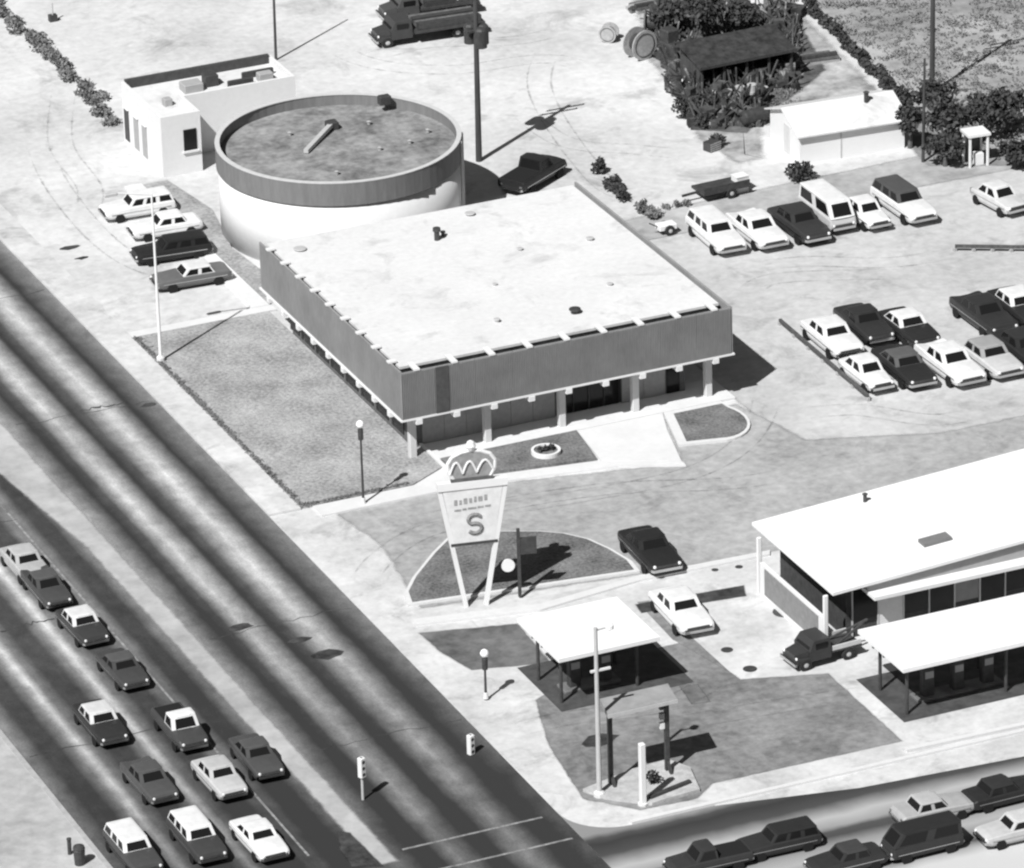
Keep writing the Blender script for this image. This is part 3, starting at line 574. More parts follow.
# ---------------------------------------------------------------- vehicles
CARS = {}
def paint(v):
    return mat('car_paint_%d' % int(v*1000), v, v*0.12, 2.0, rough=0.35, spec=0.25)
def car_meshes(kind):
    if kind in CARS: return CARS[kind]
    D = {}
    L, hw, belt, top = {'sedan': (4.75, 0.95, 0.93, 1.40), 'wagon': (4.85, 0.95, 0.95, 1.46), 'coupe': (4.7, 0.95, 0.90, 1.33), 'finned': (4.9, 0.96, 0.92, 1.42), 'small': (3.95, 0.80, 0.88, 1.38), 'pickup': (4.8, 0.94, 1.0, 1.66), 'van': (4.5, 0.90, 1.05, 1.90)}[kind]
    h = L/2
    tr = belt - 0.02
    # stations: x, half width, top z, crown height, bottom z
    if kind in ('sedan', 'coupe', 'finned'): st = [(-h,.80,.66,.0,.42),(-h+.06,.92,.80,.02,.34),(-h+.25,.97,tr-.02,.02,.30),(-h+.9,1,tr,.02,.27),(-.4,1,belt,.0,.25),(.75,1,belt,.02,.25),(1.2,.99,belt-.03,.05,.26),(h-.35,.96,belt-.09,.05,.30),(h-.08,.92,belt-.14,.03,.36),(h,.86,.66,.0,.42)]
    elif kind == 'wagon': st = [(-h,.88,.80,.0,.40),(-h+.06,.95,belt-.02,.0,.32),(-h+.9,1,belt,.0,.27),(-.4,1,belt,.0,.25),(.75,1,belt,.02,.25),(1.2,.99,belt-.03,.05,.26),(h-.35,.96,belt-.09,.05,.30),(h-.08,.92,belt-.14,.03,.36),(h,.86,.66,.0,.42)]
    elif kind == 'small': st = [(-h,.75,.62,.0,.40),(-h+.12,.9,.78,.03,.32),(-h+.6,1,belt-.04,.05,.26),(-.2,1,belt,.0,.25),(.6,1,belt,.02,.25),(1.0,.98,belt-.05,.06,.26),(h-.25,.9,belt-.16,.06,.30),(h,.76,.62,.0,.40)]
    elif kind == 'pickup': st = [(-h,.94,.98,.0,.50),(-h+.05,.98,1.0,.0,.42),(-.3,1,1.0,.0,.38),(.9,1,1.02,.0,.36),(1.3,.97,.98,.06,.36),(h-.2,.94,.92,.05,.40),(h,.86,.70,.0,.46)]
    else: st = [(-h,.92,1.0,.0,.40),(-h+.06,.98,1.05,.0,.34),(.9,1,1.05,.0,.30),(h-.15,.96,1.0,.0,.34),(h,.9,.75,.0,.40)]
    q = MB(); R = []
    for x, k, zt, cr, zb in st:
        w = hw*k; fin = .13*max(0.0, min(1.0, (-x - .5)/1.3)) if kind == 'finned' else 0.0
        R.append([(x,-w*.93,zb),(x,-w,zb+.16),(x,-w,zb+(zt-zb)*.62),(x,-w*.97,zt-.05+fin),(x,-w*.88,zt+fin*.8),(x,-w*.3,zt+cr),(x,w*.3,zt+cr),(x,w*.88,zt+fin*.8),(x,w*.97,zt-.05+fin),(x,w,zb+(zt-zb)*.62),(x,w,zb+.16),(x,w*.93,zb)])
    q.loft(R)
    D['body'] = q
    # cabin: base x0..x1 at belt, roof x2..x3
    cb = {'sedan': (-1.30,.72,-1.05,.34), 'coupe': (-1.35,.70,-.85,.28), 'finned': (-1.2,.80,-.95,.30), 'wagon': (-h+.08,.74,-h+.28,.36), 'small': (-1.25,.72,-.80,.28), 'pickup': (-.32,1.0,-.22,.62), 'van': (-h+.08,h-.12,-h+.14,h-.72)}[kind]
    x0, x1, x2, x3 = cb; wb, wt = hw*.87, hw*.76 if kind != 'van' else hw*.82
    zr = top - .05; zb = belt - .01
    q = MB(); q.loft([[(x0,-wb,zb),(x1,-wb,zb),(x1+.05,-wb*.5,zb),(x1+.05,wb*.5,zb),(x1,wb,zb),(x0,wb,zb)],[(x2,-wt,zr),(x3,-wt,zr),(x3+.05,-wt*.5,zr),(x3+.05,wt*.5,zr),(x3,wt,zr),(x2,wt,zr)]]); D['cabin'] = q
    q = MB(); e = .03
    P = lambda g, z: [(x2-g,-wt-g+.08,z),(x2-g+.08,-wt-g,z),(x3+g-.12,-wt-g,z),(x3+g+.03,-wt*.5,z),(x3+g+.03,wt*.5,z),(x3+g-.12,wt+g,z),(x2-g+.08,wt+g,z),(x2-g,wt+g-.08,z)]
    q.loft([P(.03, zr-.02), P(.035, zr+.015), P(-.08, top), P(-.25, top+.012)]); D['roof'] = q
    def pane(A, B, C_, D_, off, m=.10):
        """pane inside the quad A B (bottom) C D (top), moved out by off"""
        A, B, C_, D_ = map(Vector, (A, B, C_, D_)); nrm = (B-A).cross(D_-A).normalized()*off; c = (A+B+C_+D_)/4
        s = MB(); pts = [c + (p - c)*(1 - m) + nrm for p in (A, B, C_, D_)]
        back = [p - nrm*1.6 for p in pts]
        s.loft([back, pts]); return s
    D['windshield'] = pane((x1+.05,-wb*.93,zb),(x1+.05,wb*.93,zb),(x3+.06,wt*.93,zr),(x3+.06,-wt*.93,zr),.014,.22)
    D['rear_window'] = pane((x0,wb,zb),(x0,-wb,zb),(x2,-wt,zr),(x2,wt,zr),.012,.18)
    mids = .5 if kind not in ('pickup',) else None
    for s_, nm in ((-1,'a'),(1,'b')):
        A, B = (x0,s_*wb,zb), (x1,s_*wb,zb); C_, D_ = (x3,s_*wt,zr), (x2,s_*wt,zr)
        lerp = lambda p, r, k: tuple(p[i] + (r[i]-p[i])*k for i in range(3))
        segs = [(0,1)] if kind == 'pickup' else ([(0,.48),(.5,1)] if kind != 'wagon' else [(0,.36),(.38,.68),(.7,1)])
        for k, (u, v) in enumerate(segs):
            a, b_, c_, d_ = lerp(A,B,u), lerp(A,B,v), lerp(D_,C_,v), lerp(D_,C_,u)
            D['side_window%s%d' % (nm, k)] = pane(a,b_,c_,d_,.012,.24) if s_ < 0 else pane(b_,a,d_,c_,.012,.24)
    if kind == 'pickup':
        q = MB(); q.box(-h+.12,-.40,-hw*.80,hw*.80,.985,1.008); D['bed_floor'] = q
    # bumpers, grille, lamps, wheels
    q = MB(); q.loft([[(h-.06,-hw*.9,.40),(h+.10,-hw*.8,.40),(h+.12,hw*.8,.40),(h-.06,hw*.9,.40)],[(h-.06,-hw*.9,.55),(h+.10,-hw*.8,.55),(h+.12,hw*.8,.55),(h-.06,hw*.9,.55)]]); D['bumper_f'] = q
    q = MB(); q.loft([[(-h+.06,-hw*.88,.42),(-h-.10,-hw*.78,.42),(-h-.10,hw*.78,.42),(-h+.06,hw*.88,.42)],[(-h+.06,-hw*.88,.56),(-h-.10,-hw*.78,.56),(-h-.10,hw*.78,.56),(-h+.06,hw*.88,.56)]]); D['bumper_r'] = q
    for s_ in (-1, 1):
        q = MB(); q.box(-h*.86, h*.86, s_*hw*1.0-.012, s_*hw*1.0+.012, .60, .645); D['trim%d' % s_] = q
    fz = .63 if kind != 'pickup' else .68
    q = MB(); q.box(h-.06,h+.012,-hw*.76,hw*.76,fz-.07,fz+.06); D['grille'] = q
    for s_ in (-1, 1):
        q = MB(); q.lathe([(.085,0),(.085,.05),(.04,.065)], (h-.04, s_*hw*.70, fz+.04), 12, 'x'); D['headlight%d' % s_] = q
        q = MB(); q.box(-h-.012,-h+.05,s_*hw*.72-.09,s_*hw*.72+.09,.62,.74); D['taillight%d' % s_] = q
    r = .31 if kind != 'small' else .28
    wx = h*.62
    for sx in (-1, 1):
        for sy in (-1, 1):
            y = sy*(hw*.78)
            q = MB(); q.lathe([(r*.55,-.10),(r*.93,-.10),(r,-.07),(r,.07),(r*.93,.10),(r*.55,.10)], (sx*wx, y, r), 18, 'y'); D['wheel%d%d' % (sx, sy)] = q
            c = MB(); yo = y + sy*.085; c.lathe([(.02,.03*sy),(r*.3,.028*sy),(r*.56,0.0)], (sx*wx, yo, r), 14, 'y'); D['rim%d%d' % (sx, sy)] = c
            a = MB(); a.lathe([(r*1.08,-.02),(r*1.08,.02)], (sx*wx, sy*(hw*1.0 - .014), r - .02), 18, 'y'); D['arch%d%d' % (sx, sy)] = a
    D = {k: v.mesh(kind + '_' + k.rstrip('-0123456789ab_') if 0 else kind) for k, v in D.items()}
    for k, me in D.items():
        me.materials.append(GLASS)
        if k.startswith(('wheel', 'rim')): me.polygons.foreach_set('use_smooth', [False]*len(me.polygons))
    CARS[kind] = D
    return D
def part(name, me, m, parent):
    o = bpy.data.objects.new(name, me); COL.objects.link(o); o.parent = parent
    o.material_slots[0].link = 'OBJECT'; o.material_slots[0].material = m
    return o
DARKM = mat('wheel_well', 0.012)
TAIL = mat('tail_lens', 0.12, rough=0.3)
def car(kind, pos, heading, body, roof, label, group, name='car', cat='car', size=1.0):
    D = car_meshes(kind)
    t = thing(name, (pos.x, pos.y, 0.012), label, cat, rad(heading), group)
    body, roof = [min(v, .66) if v > .2 else v*.62 for v in (body, roof)]
    bp, rp = paint(body), paint(roof)
    b = part('body', D['body'], bp, t)
    c = part('cabin', D['cabin'], rp if abs(roof-body) > .05 else bp, t)
    part('roof', D['roof'], rp, t)
    for k, me in D.items():
        if k == 'windshield': part('windshield', me, GLASS, c)
        elif k == 'rear_window': part('rear_window', me, GLASS, c)
        elif k.startswith('side_window'): part('side_window', me, GLASS, c)
        elif k.startswith('bumper'): part('bumper', me, CHROME, t)
        elif k.startswith('trim'): part('side_trim', me, CHROME, b)
        elif k == 'grille': part('grille', me, STEEL_D, t)
        elif k == 'bed_floor': part('bed_floor', me, DARKM, t)
        elif k.startswith('headlight'): part('headlight', me, LAMP, t)
        elif k.startswith('taillight'): part('taillight', me, TAIL, t)
        elif k.startswith('arch'): part('wheel_arch', me, DARKM, b)
        elif k.startswith('wheel'):
            w = part('wheel', me, RUBBER, t); part('rim', D['rim' + k[5:]], CHROME, w)
    t.scale = (size*random.uniform(.95,1.04), size*random.uniform(.97,1.02), size*random.uniform(.95,1.04))
    return t
CARS_IN = [
 # kind, px, py (middle of the car at 0.7 m), heading, body, roof, label
 ('wagon', 716, 231, -91, .80, .80, 'white wagon at the left end of the far parking row', 'F'),
 ('finned', 757, 227, -91, .72, .76, 'second car from the left in the far row, plain white sedan', 'F'),
 ('sedan', 799, 221, -90, .06, .06, 'black sedan in the far parking row', 'F'),
 ('van', 827, 211, -90, .40, .80, 'tall vehicle with white roof and grey nose in the far row', 'F'),
 ('small', 865, 210, -89, .76, .78, 'smallest white car in the far row', 'F'),
 ('wagon', 904, 201, -88, .80, .12, 'white car with a dark soft top at the right of the far row', 'F'),
 ('small', 999, 196, -84, .50, .60, 'pale grey car apart by the scrub at the right edge', 'F'),
 ('sedan', 832, 334, -92, .80, .80, 'white sedan beside the low rail, rear of the nearest column', 'N'),
 ('small', 866, 370, -91, .78, .80, 'small white car in front at the end of the low rail', 'N'),
 ('coupe', 864, 321, -91, .05, .05, 'black coupe with rounded back next to the white sedan', 'N'),
 ('coupe', 904, 363, -91, .04, .16, 'black car with greyish roof, front of the second column', 'N'),
 ('coupe', 908, 325, -90, .04, .78, 'black car with a white roof in the middle of the lot', 'N'),
 ('finned', 950, 361, -90, .74, .78, 'white car between the black car and the grey one', 'N'),
 ('sedan', 989, 354, -90, .48, .30, 'grey car with darker roof near the right edge', 'N'),
 ('finned', 984, 312, -90, .05, .05, 'all-black sedan in the rear row near the right edge', 'N'),
 ('sedan', 1019, 303, -90, .04, .75, 'black car with white top cut by the right edge', 'N'),
 ('sedan', 1024, 346, -90, .04, .05, 'black car right of the grey one, cut by the edge', 'N'),
 ('wagon', 137, 203, 176, .80, .80, 'white station wagon farthest up the road-side lot', 'L'),
 ('sedan', 165, 222, 176, .78, .80, 'white sedan just behind the black wagon by the road', 'L'),
 ('wagon', 171, 246, 176, .035, .03, 'black wagon parked by the roadside walk', 'L'),
 ('sedan', 191, 272, 176, .20, .60, 'dark grey car with white top, nearest the lawn', 'L'),
 ('sedan', 681, 607, -92, .80, .80, 'white sedan standing on the forecourt beside the square canopy', 'S'),
 ('coupe', 650, 547, -92, .035, .035, 'black car at the tip of the half-round island', 'S'),
 ('sedan', 25, 559, -90, .38, .42, 'light grey car last in the queue next to the turn bay', 'Q'),
 ('finned', 46, 583, -90, .10, .14, 'dark car directly ahead of the last grey one', 'Q'),
 ('sedan', 82, 621, -90, .07, .60, 'black car with a white roof strip in the queue, ahead of two cars', 'Q'),
 ('coupe', 122, 664, -90, .09, .14, 'dark coupe in the queue behind the white-topped pickup', 'Q'),
 ('pickup', 180, 724, -90, .09, .80, 'dark pickup with bright white cab roof in the queue', 'Q'),
 ('sedan', 219, 773, -90, .45, .42, 'silver-grey car directly behind the leading white one', 'Q'),
 ('coupe', 259, 833, -90, .80, .80, 'white car leading the queue at the junction', 'Q'),
 ('sedan', 100, 718, -90, .05, .55, 'black car with pale roof edge, last in the middle lane', 'Q'),
 ('finned', 149, 776, -90, .12, .13, 'dark grey car in the middle lane between two white roofs', 'Q'),
 ('wagon', 197, 834, -90, .08, .80, 'dark wagon with white roof leading the middle lane', 'Q'),
 ('wagon', 133, 846, -90, .10, .80, 'dark wagon with white roof in the kerb lane', 'Q'),
 ('coupe', 256, 752, -90, .11, .13, 'dark coupe alone in the left-turn bay', 'Q'),
 ('wagon', 778, 836, 178, .05, .04, 'black wagon on the cross street nearest the junction', 'C'),
 ('pickup', 708, 855, 178, .06, .06, 'dark pickup just left of the black wagon', 'C'),
 ('van', 922, 838, 180, .05, .04, 'large black van at the bottom right of the cross street', 'C'),
 ('sedan', 846, 855, 180, .05, .08, 'dark sedan just ahead of the large black van', 'C'),
 ('sedan', 1003, 787, 0, .04, .05, 'black car at the right edge of the cross street by the kerb', 'C'),
 ('sedan', 932, 804, 0, .35, .40, 'grey car in the middle of the cross street', 'C'),
 ('sedan', 1016, 824, 180, .45, .50, 'pale car cut by the right edge of the cross street', 'C'),
]
GRP = {'F': 'cars in the far parking row', 'N': 'cars in the near parking rows', 'L': 'cars in the roadside lot', 'S': 'cars at the filling station', 'Q': 'cars queuing on the main road', 'C': 'vehicles on the cross street'}
for k, px, py, hd, b, r, lab, g in CARS_IN:
    car(k, G(px, py, 0.72), hd + random.uniform(-1.5, 1.5), b, r, lab, GRP[g], name='parked_car' if g in 'FNLS' else 'car', cat='van' if k == 'van' else 'car', size={'Q': .83, 'C': .80, 'L': .88}.get(g, 1.0))

def wheels(t, xs, y, r, m=RUBBER):
    for x in xs:
        for s in (-1, 1):
            w = MB().lathe([(r*.5,-.12),(r*.92,-.12),(r,-.08),(r,.08),(r*.92,.12),(r*.5,.12)], (x, s*y, r), 16, 'y').build('wheel', m, t)
            MB().lathe([(.03,.02*s),(r*.5,0.0)], (x, s*(y + .115), r), 12, 'y').build('rim', POLE_G, w)
def truck(name, pos, hd, L, body, label, cat, load):
    t = thing(name, (pos.x, pos.y, 0.012), label, cat, rad(hd))
    m = paint(body); h = L/2
    q = MB(); q.bar((-h, 0, .72), (h - .3, 0, .72), .8, .22); q.build('chassis', STEEL_D, t)
    c = MB(); c.loft([[(h-2.3,-.95,.6),(h-.9,-.95,.6),(h-.9,.95,.6),(h-2.3,.95,.6)],[(h-2.3,-.95,1.35),(h-.85,-.95,1.35),(h-.85,.95,1.35),(h-2.3,.95,1.35)],[(h-2.25,-.82,2.0),(h-1.2,-.82,2.0),(h-1.2,.82,2.0),(h-2.25,.82,2.0)]]); cab = c.build('cab', m, t)
    n = MB(); n.loft([[(h-.86,-.75,.55),(h-.86,.75,.55),(h-.86,.72,1.3),(h-.86,-.72,1.3)],[(h,-.6,.6),(h,.6,.6),(h,.55,1.15),(h,-.55,1.15)]]); n.build('bonnet', m, t)
    MB().add([(h-.87,-.75,1.40),(h-.87,.75,1.40),(h-1.17,.72,1.92),(h-1.17,-.72,1.92)], [(0,1,2,3)]).build('windshield', GLASS, cab)
    for s in (-1, 1):
        MB().lathe([(.1,0),(.1,.05),(.04,.07)], (h-.06, s*.72, .95), 12, 'x').build('headlight', LAMP, t)
        MB().box(h-2.05, h-1.25, s*.93-.015, s*.93+.015, 1.38, 1.82).build('side_window', GLASS, cab)
        MB().box(h-1.0, h-.05, s*.72-.18, s*.72+.18, .55, .85).build('fender', m, t)
    MB().box(h+.02, h+.15, -.9, .9, .45, .65).build('bumper', CHROME, t)
    wheels(t, (h-.6, -h+.9) if L < 6 else (h-.6, -h+.8, -h+1.8), .80, .42)
    load(t, h)
    return t
def tow_load(t, h):
    MB().box(-h, h-2.35, -.9, .9, .85, 1.0).build('deck', STEEL_D, t)
    for s in (-1, 1): MB().bar((-h+.05, s*.85, 1.15), (h-2.4, s*.85, 1.15), .12, .3).build('side_rail', paint(.5), t)
    MB().tube((h-2.7, -.5, 1.0), (-h-.9, 0, 2.1), .08).build('boom', STEEL_D, t)
    MB().tube((h-2.7, .5, 1.0), (-h-.9, 0, 2.1), .08).build('boom', STEEL_D, t)
    MB().tube((-h-.85, 0, 2.1), (-h-.85, 0, .9), .03).build('hook_cable', STEEL_D, t)
tt = truck('tow_truck', G(822, 650, 0.5), 184, 4.4, .04, 'black tow truck with boom in front of the station', 'tow truck', tow_load); tt.scale = (.82, .82, .72)
def flat_load(t, h):
    MB().box(-h, h-2.4, -1.2, 1.2, .95, 1.15).build('flatbed', TIMBER if 0 else STEEL_D, t)
    for i in range(4):
        MB().box(-h+.2, h-2.7, -1.1+i*.56, -.62+i*.56, 1.155, 1.55+.12*(i % 2)).build('stacked_timber', [RUST, STEEL_D][i % 2], t)
    for x in (-h+.4, -h/2, h-2.8): MB().box(x-.05, x+.05, -1.26, -1.205, .9, 1.7).build('stake', STEEL_D, t)
ft = truck('flatbed_truck', G(427, 28, 0.6), 176, 7.2, .05, 'dark flatbed truck with load at the top edge beside the utility pole', 'truck', flat_load); ft.scale = (.95, .95, .78)
ft = truck('flatbed_truck', G(428, 6, 0.6), 175, 6.4, .07, 'second dark truck right behind the first at the top edge', 'truck', flat_load); ft.scale = (.95, .95, .78)
def trailer():
    p = G(722, 190, 0.3); t = thing('flat_trailer', (p.x, p.y, 0.01), 'small dark flat trailer behind the far parking row', 'trailer', rad(3))
    MB().box(-1.6, 1.4, -.75, .75, .5, .65).build('deck', STEEL_D, t); MB().bar((-1.6,0,.5),(-2.6,0,.45),.12,.12).build('drawbar', STEEL_D, t)
    MB().box(-1.6, 1.4, -.8, -.752, .5, .95).build('side_board', STEEL_D, t)
    wheels(t, (.2,), .72, .32)
    q = G(740, 186, 0.3); c = thing('white_crate', (q.x, q.y, 0.0), 'white upright box at the right end of the dark trailer', 'box', rad(4))
    b = MB(); b.bbox(-.4,.4,-.35,.35,0,.95); b.build('case', WHITE, c); MB().box(-.42,.42,-.37,.37,.952,1.0).build('lid', WHITE, c)
trailer()

# ---------------------------------------------------------------- signs, lamps, poles
def crown_sign():
    a = G(467, 606); b = G(485, 605); c = (a + b)/2
    t = thing('pylon_sign', (c.x, c.y, 0), 'tall white V-legged pylon sign topped by a crown', 'sign', rad(-12))
    z0, z1 = 3.55, 6.55                  # panel
    hb, ht = 1.22, 1.66
    for s in (-1, 1):
        MB().bar((s*.50, 0, 0.0), (s*ht, 0, z1), .22, .22).build('leg', WHITE, t)
    p = MB(); p.add([(-hb+.2,-.12,z0),(hb-.2,-.12,z0),(ht-.15,-.12,z1-.1),(-ht+.15,-.12,z1-.1),(-hb+.2,.12,z0),(hb-.2,.12,z0),(ht-.15,.12,z1-.1),(-ht+.15,.12,z1-.1)],
                    [(0,1,2,3),(7,6,5,4),(1,0,4,5),(2,1,5,6),(3,2,6,7),(0,3,7,4)]); pan = p.build('panel', mat('sun_bleached_panel', 0.64, 0.10, 2.5), t)
    MB().box(-hb+.05, hb-.05, -.14, .14, z0 - .14, z0 - .005).build('lower_rail', STEEL_D, t)
    MB().box(-ht-.1, ht+.1, -.18, .18, z1 - .09, z1 + .30).build('upper_band', WHITE, t)
    # worn lettering, two rows of short strokes, and the curled emblem below
    x = -.95
    for i, (w, h_) in enumerate(((.16,.30),(.12,.24),(.18,.3),(.14,.26),(.12,.3),(.2,.26),(.14,.3))):
        MB().box(x, x + w, -.14, -.122, 5.62 + .02*i, 5.62 + .02*i + h_).build('letter_stroke', mat('faded_letter', 0.30, 0.12, 6.0), pan); x += w + .10
    x = -.95
    for i, w in enumerate((.34,.2,.42,.3,.28)):
        MB().box(x, x + w, -.14, -.122, 5.30 + .02*i, 5.30 + .02*i + .10).build('letter_stroke', mat('faded_letter', 0.30, 0.12, 6.0), pan); x += w + .07
    em = MB(); pts = []
    for i in range(15):
        u = i/14; ang = rad(30 + 240*u*2) if u < .5 else rad(150 - 240*(u-.5)*2 - 60)
        cz = 4.78 if u < .5 else 4.30
        rr = .27
        pts.append((.05 + rr*1.25*math.cos(ang), -.135, cz + rr*math.sin(ang)))
    for p0, p1 in zip(pts, pts[1:]): em.tube(p0, p1, .10, n=6)
    em.build('emblem', mat('emblem_grey', 0.22, 0.10, 6.0), pan)
    # crown
    zc = z1 + .32; cr = thing('crown', (0,0,0), None, None); cr.parent = t
    del_ = [(-.85,zc),(.85,zc),(1.15,zc+.55),(1.18,zc+.95),(.95,zc+1.3),(.5,zc+1.5),(0,zc+1.58),(-.5,zc+1.5),(-.95,zc+1.3),(-1.18,zc+.95),(-1.15,zc+.55)]
    f = MB(); f.loft([[(x,-.06,z) for x, z in del_], [(x,.06,z) for x, z in del_]]); f.build('crown_field', mat('crown_field', 0.26, 0.08, 3.0), cr)
    MB().box(-1.05, 1.05, -.12, .12, zc - .02, zc + .16).build('crown_band', mat('crown_band', 0.10, 0.04, 4.0), cr)
    o = MB()
    for p0, p1 in zip(del_[1:], del_[2:] + del_[:1]): o.tube((p0[0],0,p0[1]), (p1[0],0,p1[1]), .10, n=8)
    o.build('crown_outline', WHITE, cr)
    for x0, x1 in ((-1.1,-.45),(-.45,.25),(.25,1.1)):
        s = MB(); pr = None
        for i in range(8):
            u = i/7; p = (x0 + (x1-x0)*u, -.10, zc + .42 + .62*math.sin(math.pi*u))
            if pr: s.tube(pr, p, .06, n=6)
            pr = p
        s.build('crown_arch', WHITE, cr)
    s = MB(); s.lathe([(.03,-.3),(.17,-.22),(.26,0),(.17,.22),(.03,.3)], (0,0,zc+1.82), 12); s.build('crown_orb', WHITE, cr)
    return t
crown_sign()

def lamp_post(px, py, h, label, group=None):
    p = G(px, py); t = thing('lamp_post', (p.x, p.y, 0.1), label, 'lamp post', 0, group)
    MB().tube((0,0,0), (0,0,h - .35), .075, .05).build('post', STEEL_D, t)
    MB().lathe([(.14,0),(.10,.3),(.08,.32)], n=10).build('base', KERB, t)
    MB().lathe([(.06,0),(.14,.05),(.15,.62),(.06,.68)], (0,0,h-1.0), 10).build('collar', STEEL_D, t)
    MB().lathe([(.05,-.22),(.16,-.15),(.23,0),(.16,.15),(.04,.22)], (0,0,h - .10), 14).build('globe', LAMP, t, True)
lamp_post(363.5, 505, 4.55, 'slim dark lamp post with white globe at the lawn corner')
lamp_post(486, 700, 2.5, 'short lamp post with white globe on the station corner')

def street_light():
    p = G(161, 363); t = thing('street_light', (p.x, p.y, 0.1), 'tall white street light on the sidewalk left of the lawn', 'street light')
    MB().tube((0,0,0), (0,0,9.8), .10, .055, 10).build('pole', POLE_W, t)
    MB().lathe([(.24,0),(.24,.25),(.14,.35)], n=10).build('base', KERB, t)
    MB().tube((0,0,9.75), (-2.0,0,10.2), .045).build('arm', POLE_W, t)
    q = MB(); q.bbox(-2.7,-1.95,-.14,.14,10.1,10.28); q.build('lamp_head', POLE_G, t)
street_light()
def tall_white_pole():
    p = G(599.5, 796); t = thing('light_pole', (p.x, p.y, 0.0), 'tall pale pole in front of the square canopy', 'pole')
    MB().tube((0,0,0), (0,0,8.7), .13, .09, 10).build('pole', mat('weathered_pole', 0.45, 0.05, 2.0), t)
    MB().lathe([(.28,0),(.28,.2),(.15,.3)], n=10).build('base', KERB, t)
    MB().bar((-.3,0,6.5),(.7,0,6.5),.1,.1).build('cross_bar', WHITE, t)
    MB().lathe([(.05,-.2),(.2,-.1),(.2,.1),(.05,.2)], (.7,0,8.6), 10).build('flood_lamp', LAMP, t)
    MB().bar((0,0,8.55),(.7,0,8.6),.06,.06).build('bracket', POLE_G, t)
tall_white_pole()
def board_sign():
    a = G(611, 786); b = G(667.5, 773); c = (a + b)/2; d = b - a
    t = thing('board_sign', (c.x, c.y, 0), 'flat grey sign board lifted on two dark posts at the station corner', 'sign', math.atan2(d.y, d.x))
    w = d.length/2; h = 3.9
    for s in (-1, 1):
        MB().bar((s*w,0,0), (s*w,0,h), .20, .20).build('post', STEEL_D, t)
        MB().bar((s*w + .0, -.55, 0.02), (s*w, 0, .7), .14, .14).build('brace', STEEL_D, t)
    for i in range(3): MB().box(w - .35, w - .14, -.1, .1, 2.4 + i*.5, 2.7 + i*.5).build('meter_box', [WHITE, GREY_M, STEEL_D][i], t)
    q = MB(); q.add([(-w-.35,-.65,h),(w+.25,-.65,h),(w+.45,.75,h+.12),(-w-.15,.75,h+.12),(-w-.35,-.65,h+.22),(w+.25,-.65,h+.22),(w+.45,.75,h+.34),(-w-.15,.75,h+.34)],
           [(3,2,1,0),(4,5,6,7),(0,1,5,4),(1,2,6,5),(2,3,7,6),(3,0,4,7)]); q.build('board', mat('board_grey', 0.27, 0.05, 2.0), t)
    MB().box(-w-.38, w+.28, -.70, -.655, h + .02, h + .20).build('front_edge', POLE_G, t)
board_sign()
def short_sign():
    p = G(643, 805); t = thing('price_post', (p.x, p.y, 0.0), 'short thick white post by the corner kerb', 'post')
    q = MB(); q.bbox(-.14,.14,-.14,.14,0,3.2,.03); q.build('post', WHITE, t); MB().lathe([(.25,0),(.25,.12),(.16,.16)], n=8).build('base', KERB, t)
    p = G(520, 598); t = thing('post_sign', (p.x, p.y, 0.1), 'dark post with round white disc beside the pylon sign', 'sign', rad(-15))
    MB().bar((0,0,0),(0,0,3.7),.16,.16).build('post', STEEL_D, t)
    MB().lathe([(.05,-.05),(.34,-.05),(.34,.05),(.05,.05)], (-.55,0,1.75), 18, 'y').build('disc', WHITE, t)
    MB().bar((-.5,0,1.75),(0,0,1.75),.08,.08).build('arm', STEEL_D, t)
    MB().box(.1, .9, -.06, .06, 2.3, 3.2).build('plate', STEEL_D, t)
short_sign()
def corner_bed():
    pts = [G2(*p) for p in ((583,792),(606,800),(652,806),(700,792),(690,770),(668,762),(632,772),(600,785))]
    struct('corner_bed', MB().prism(pts, 0.0, 0.17), mat('corner_gravel', 0.42, 0.12, 2.5, bump=0.4))
    a, b = G(650, 802), G(690, 786)
    o = thing('kerb_stop', (a.x, a.y, 0.17), 'dark timber kerb stop lying on the corner bed', 'kerb stop')
    MB().bar((0,0,.08),(b.x-a.x,b.y-a.y,.08),.18,.16).build('beam', STEEL_D, o)
    p = G(653, 786); o = thing('shrub', (p.x, p.y, 0.17), 'small dark shrub between the two sign posts', 'shrub'); 
    MB().leaves((0,0,.3),(.35,.35,.32),160,.10).build('foliage', LEAF_D, o); MB().tube((0,0,0),(0,0,.3),.03).build('stem', BARK, o)
corner_bed()

def utility_pole(px, py, h, label, trans=None, arm=True, r=.19):
    p = G(px, py); t = thing('utility_pole', (p.x, p.y, 0), label, 'utility pole', 0)
    MB().tube((0,0,0), (.1,0,h), r, r*.65, 10).build('pole', WOOD_D, t)
    if arm:
        for z in (h - .5, h - 1.4):
            a = MB().bar((-1.1,0,z),(1.3,0,z),.12,.14).build('cross_arm', WOOD_D, t)
            for x in (-1.0,-.4,.6,1.2): MB().lathe([(.03,0),(.06,.04),(.06,.12),(.02,.16)], (x,0,z+.07), 8).build('insulator', POLE_G, a)
    if trans:
        for x, y in ((.50,.05),(.15,-.5),(-.1,.5)):
            MB().lathe([(.05,0),(.36,.04),(.36,1.1),(.26,1.22),(.05,1.25)], (x, y, trans-.5), 14).build('transformer', STEEL_D, t)
        MB().bar((-.5,0,trans+.4),(.8,0,trans+.4),.14,.14).build('bracket_arm', WOOD_D, t)
        MB().bar((0,0,trans-.7),(.45,0,trans-.4),.1,.1).build('bracket', WOOD_D, t)
utility_pole(479, 161, 11.5, 'tall utility pole with transformers behind the round building', 7.7)
utility_pole(932, 93, 11.5, 'tall bare utility pole standing in the scrub field', None, True, .17)
utility_pole(923, 162, 6.4, 'shorter wooden pole beside the white shed', None, False, .10)
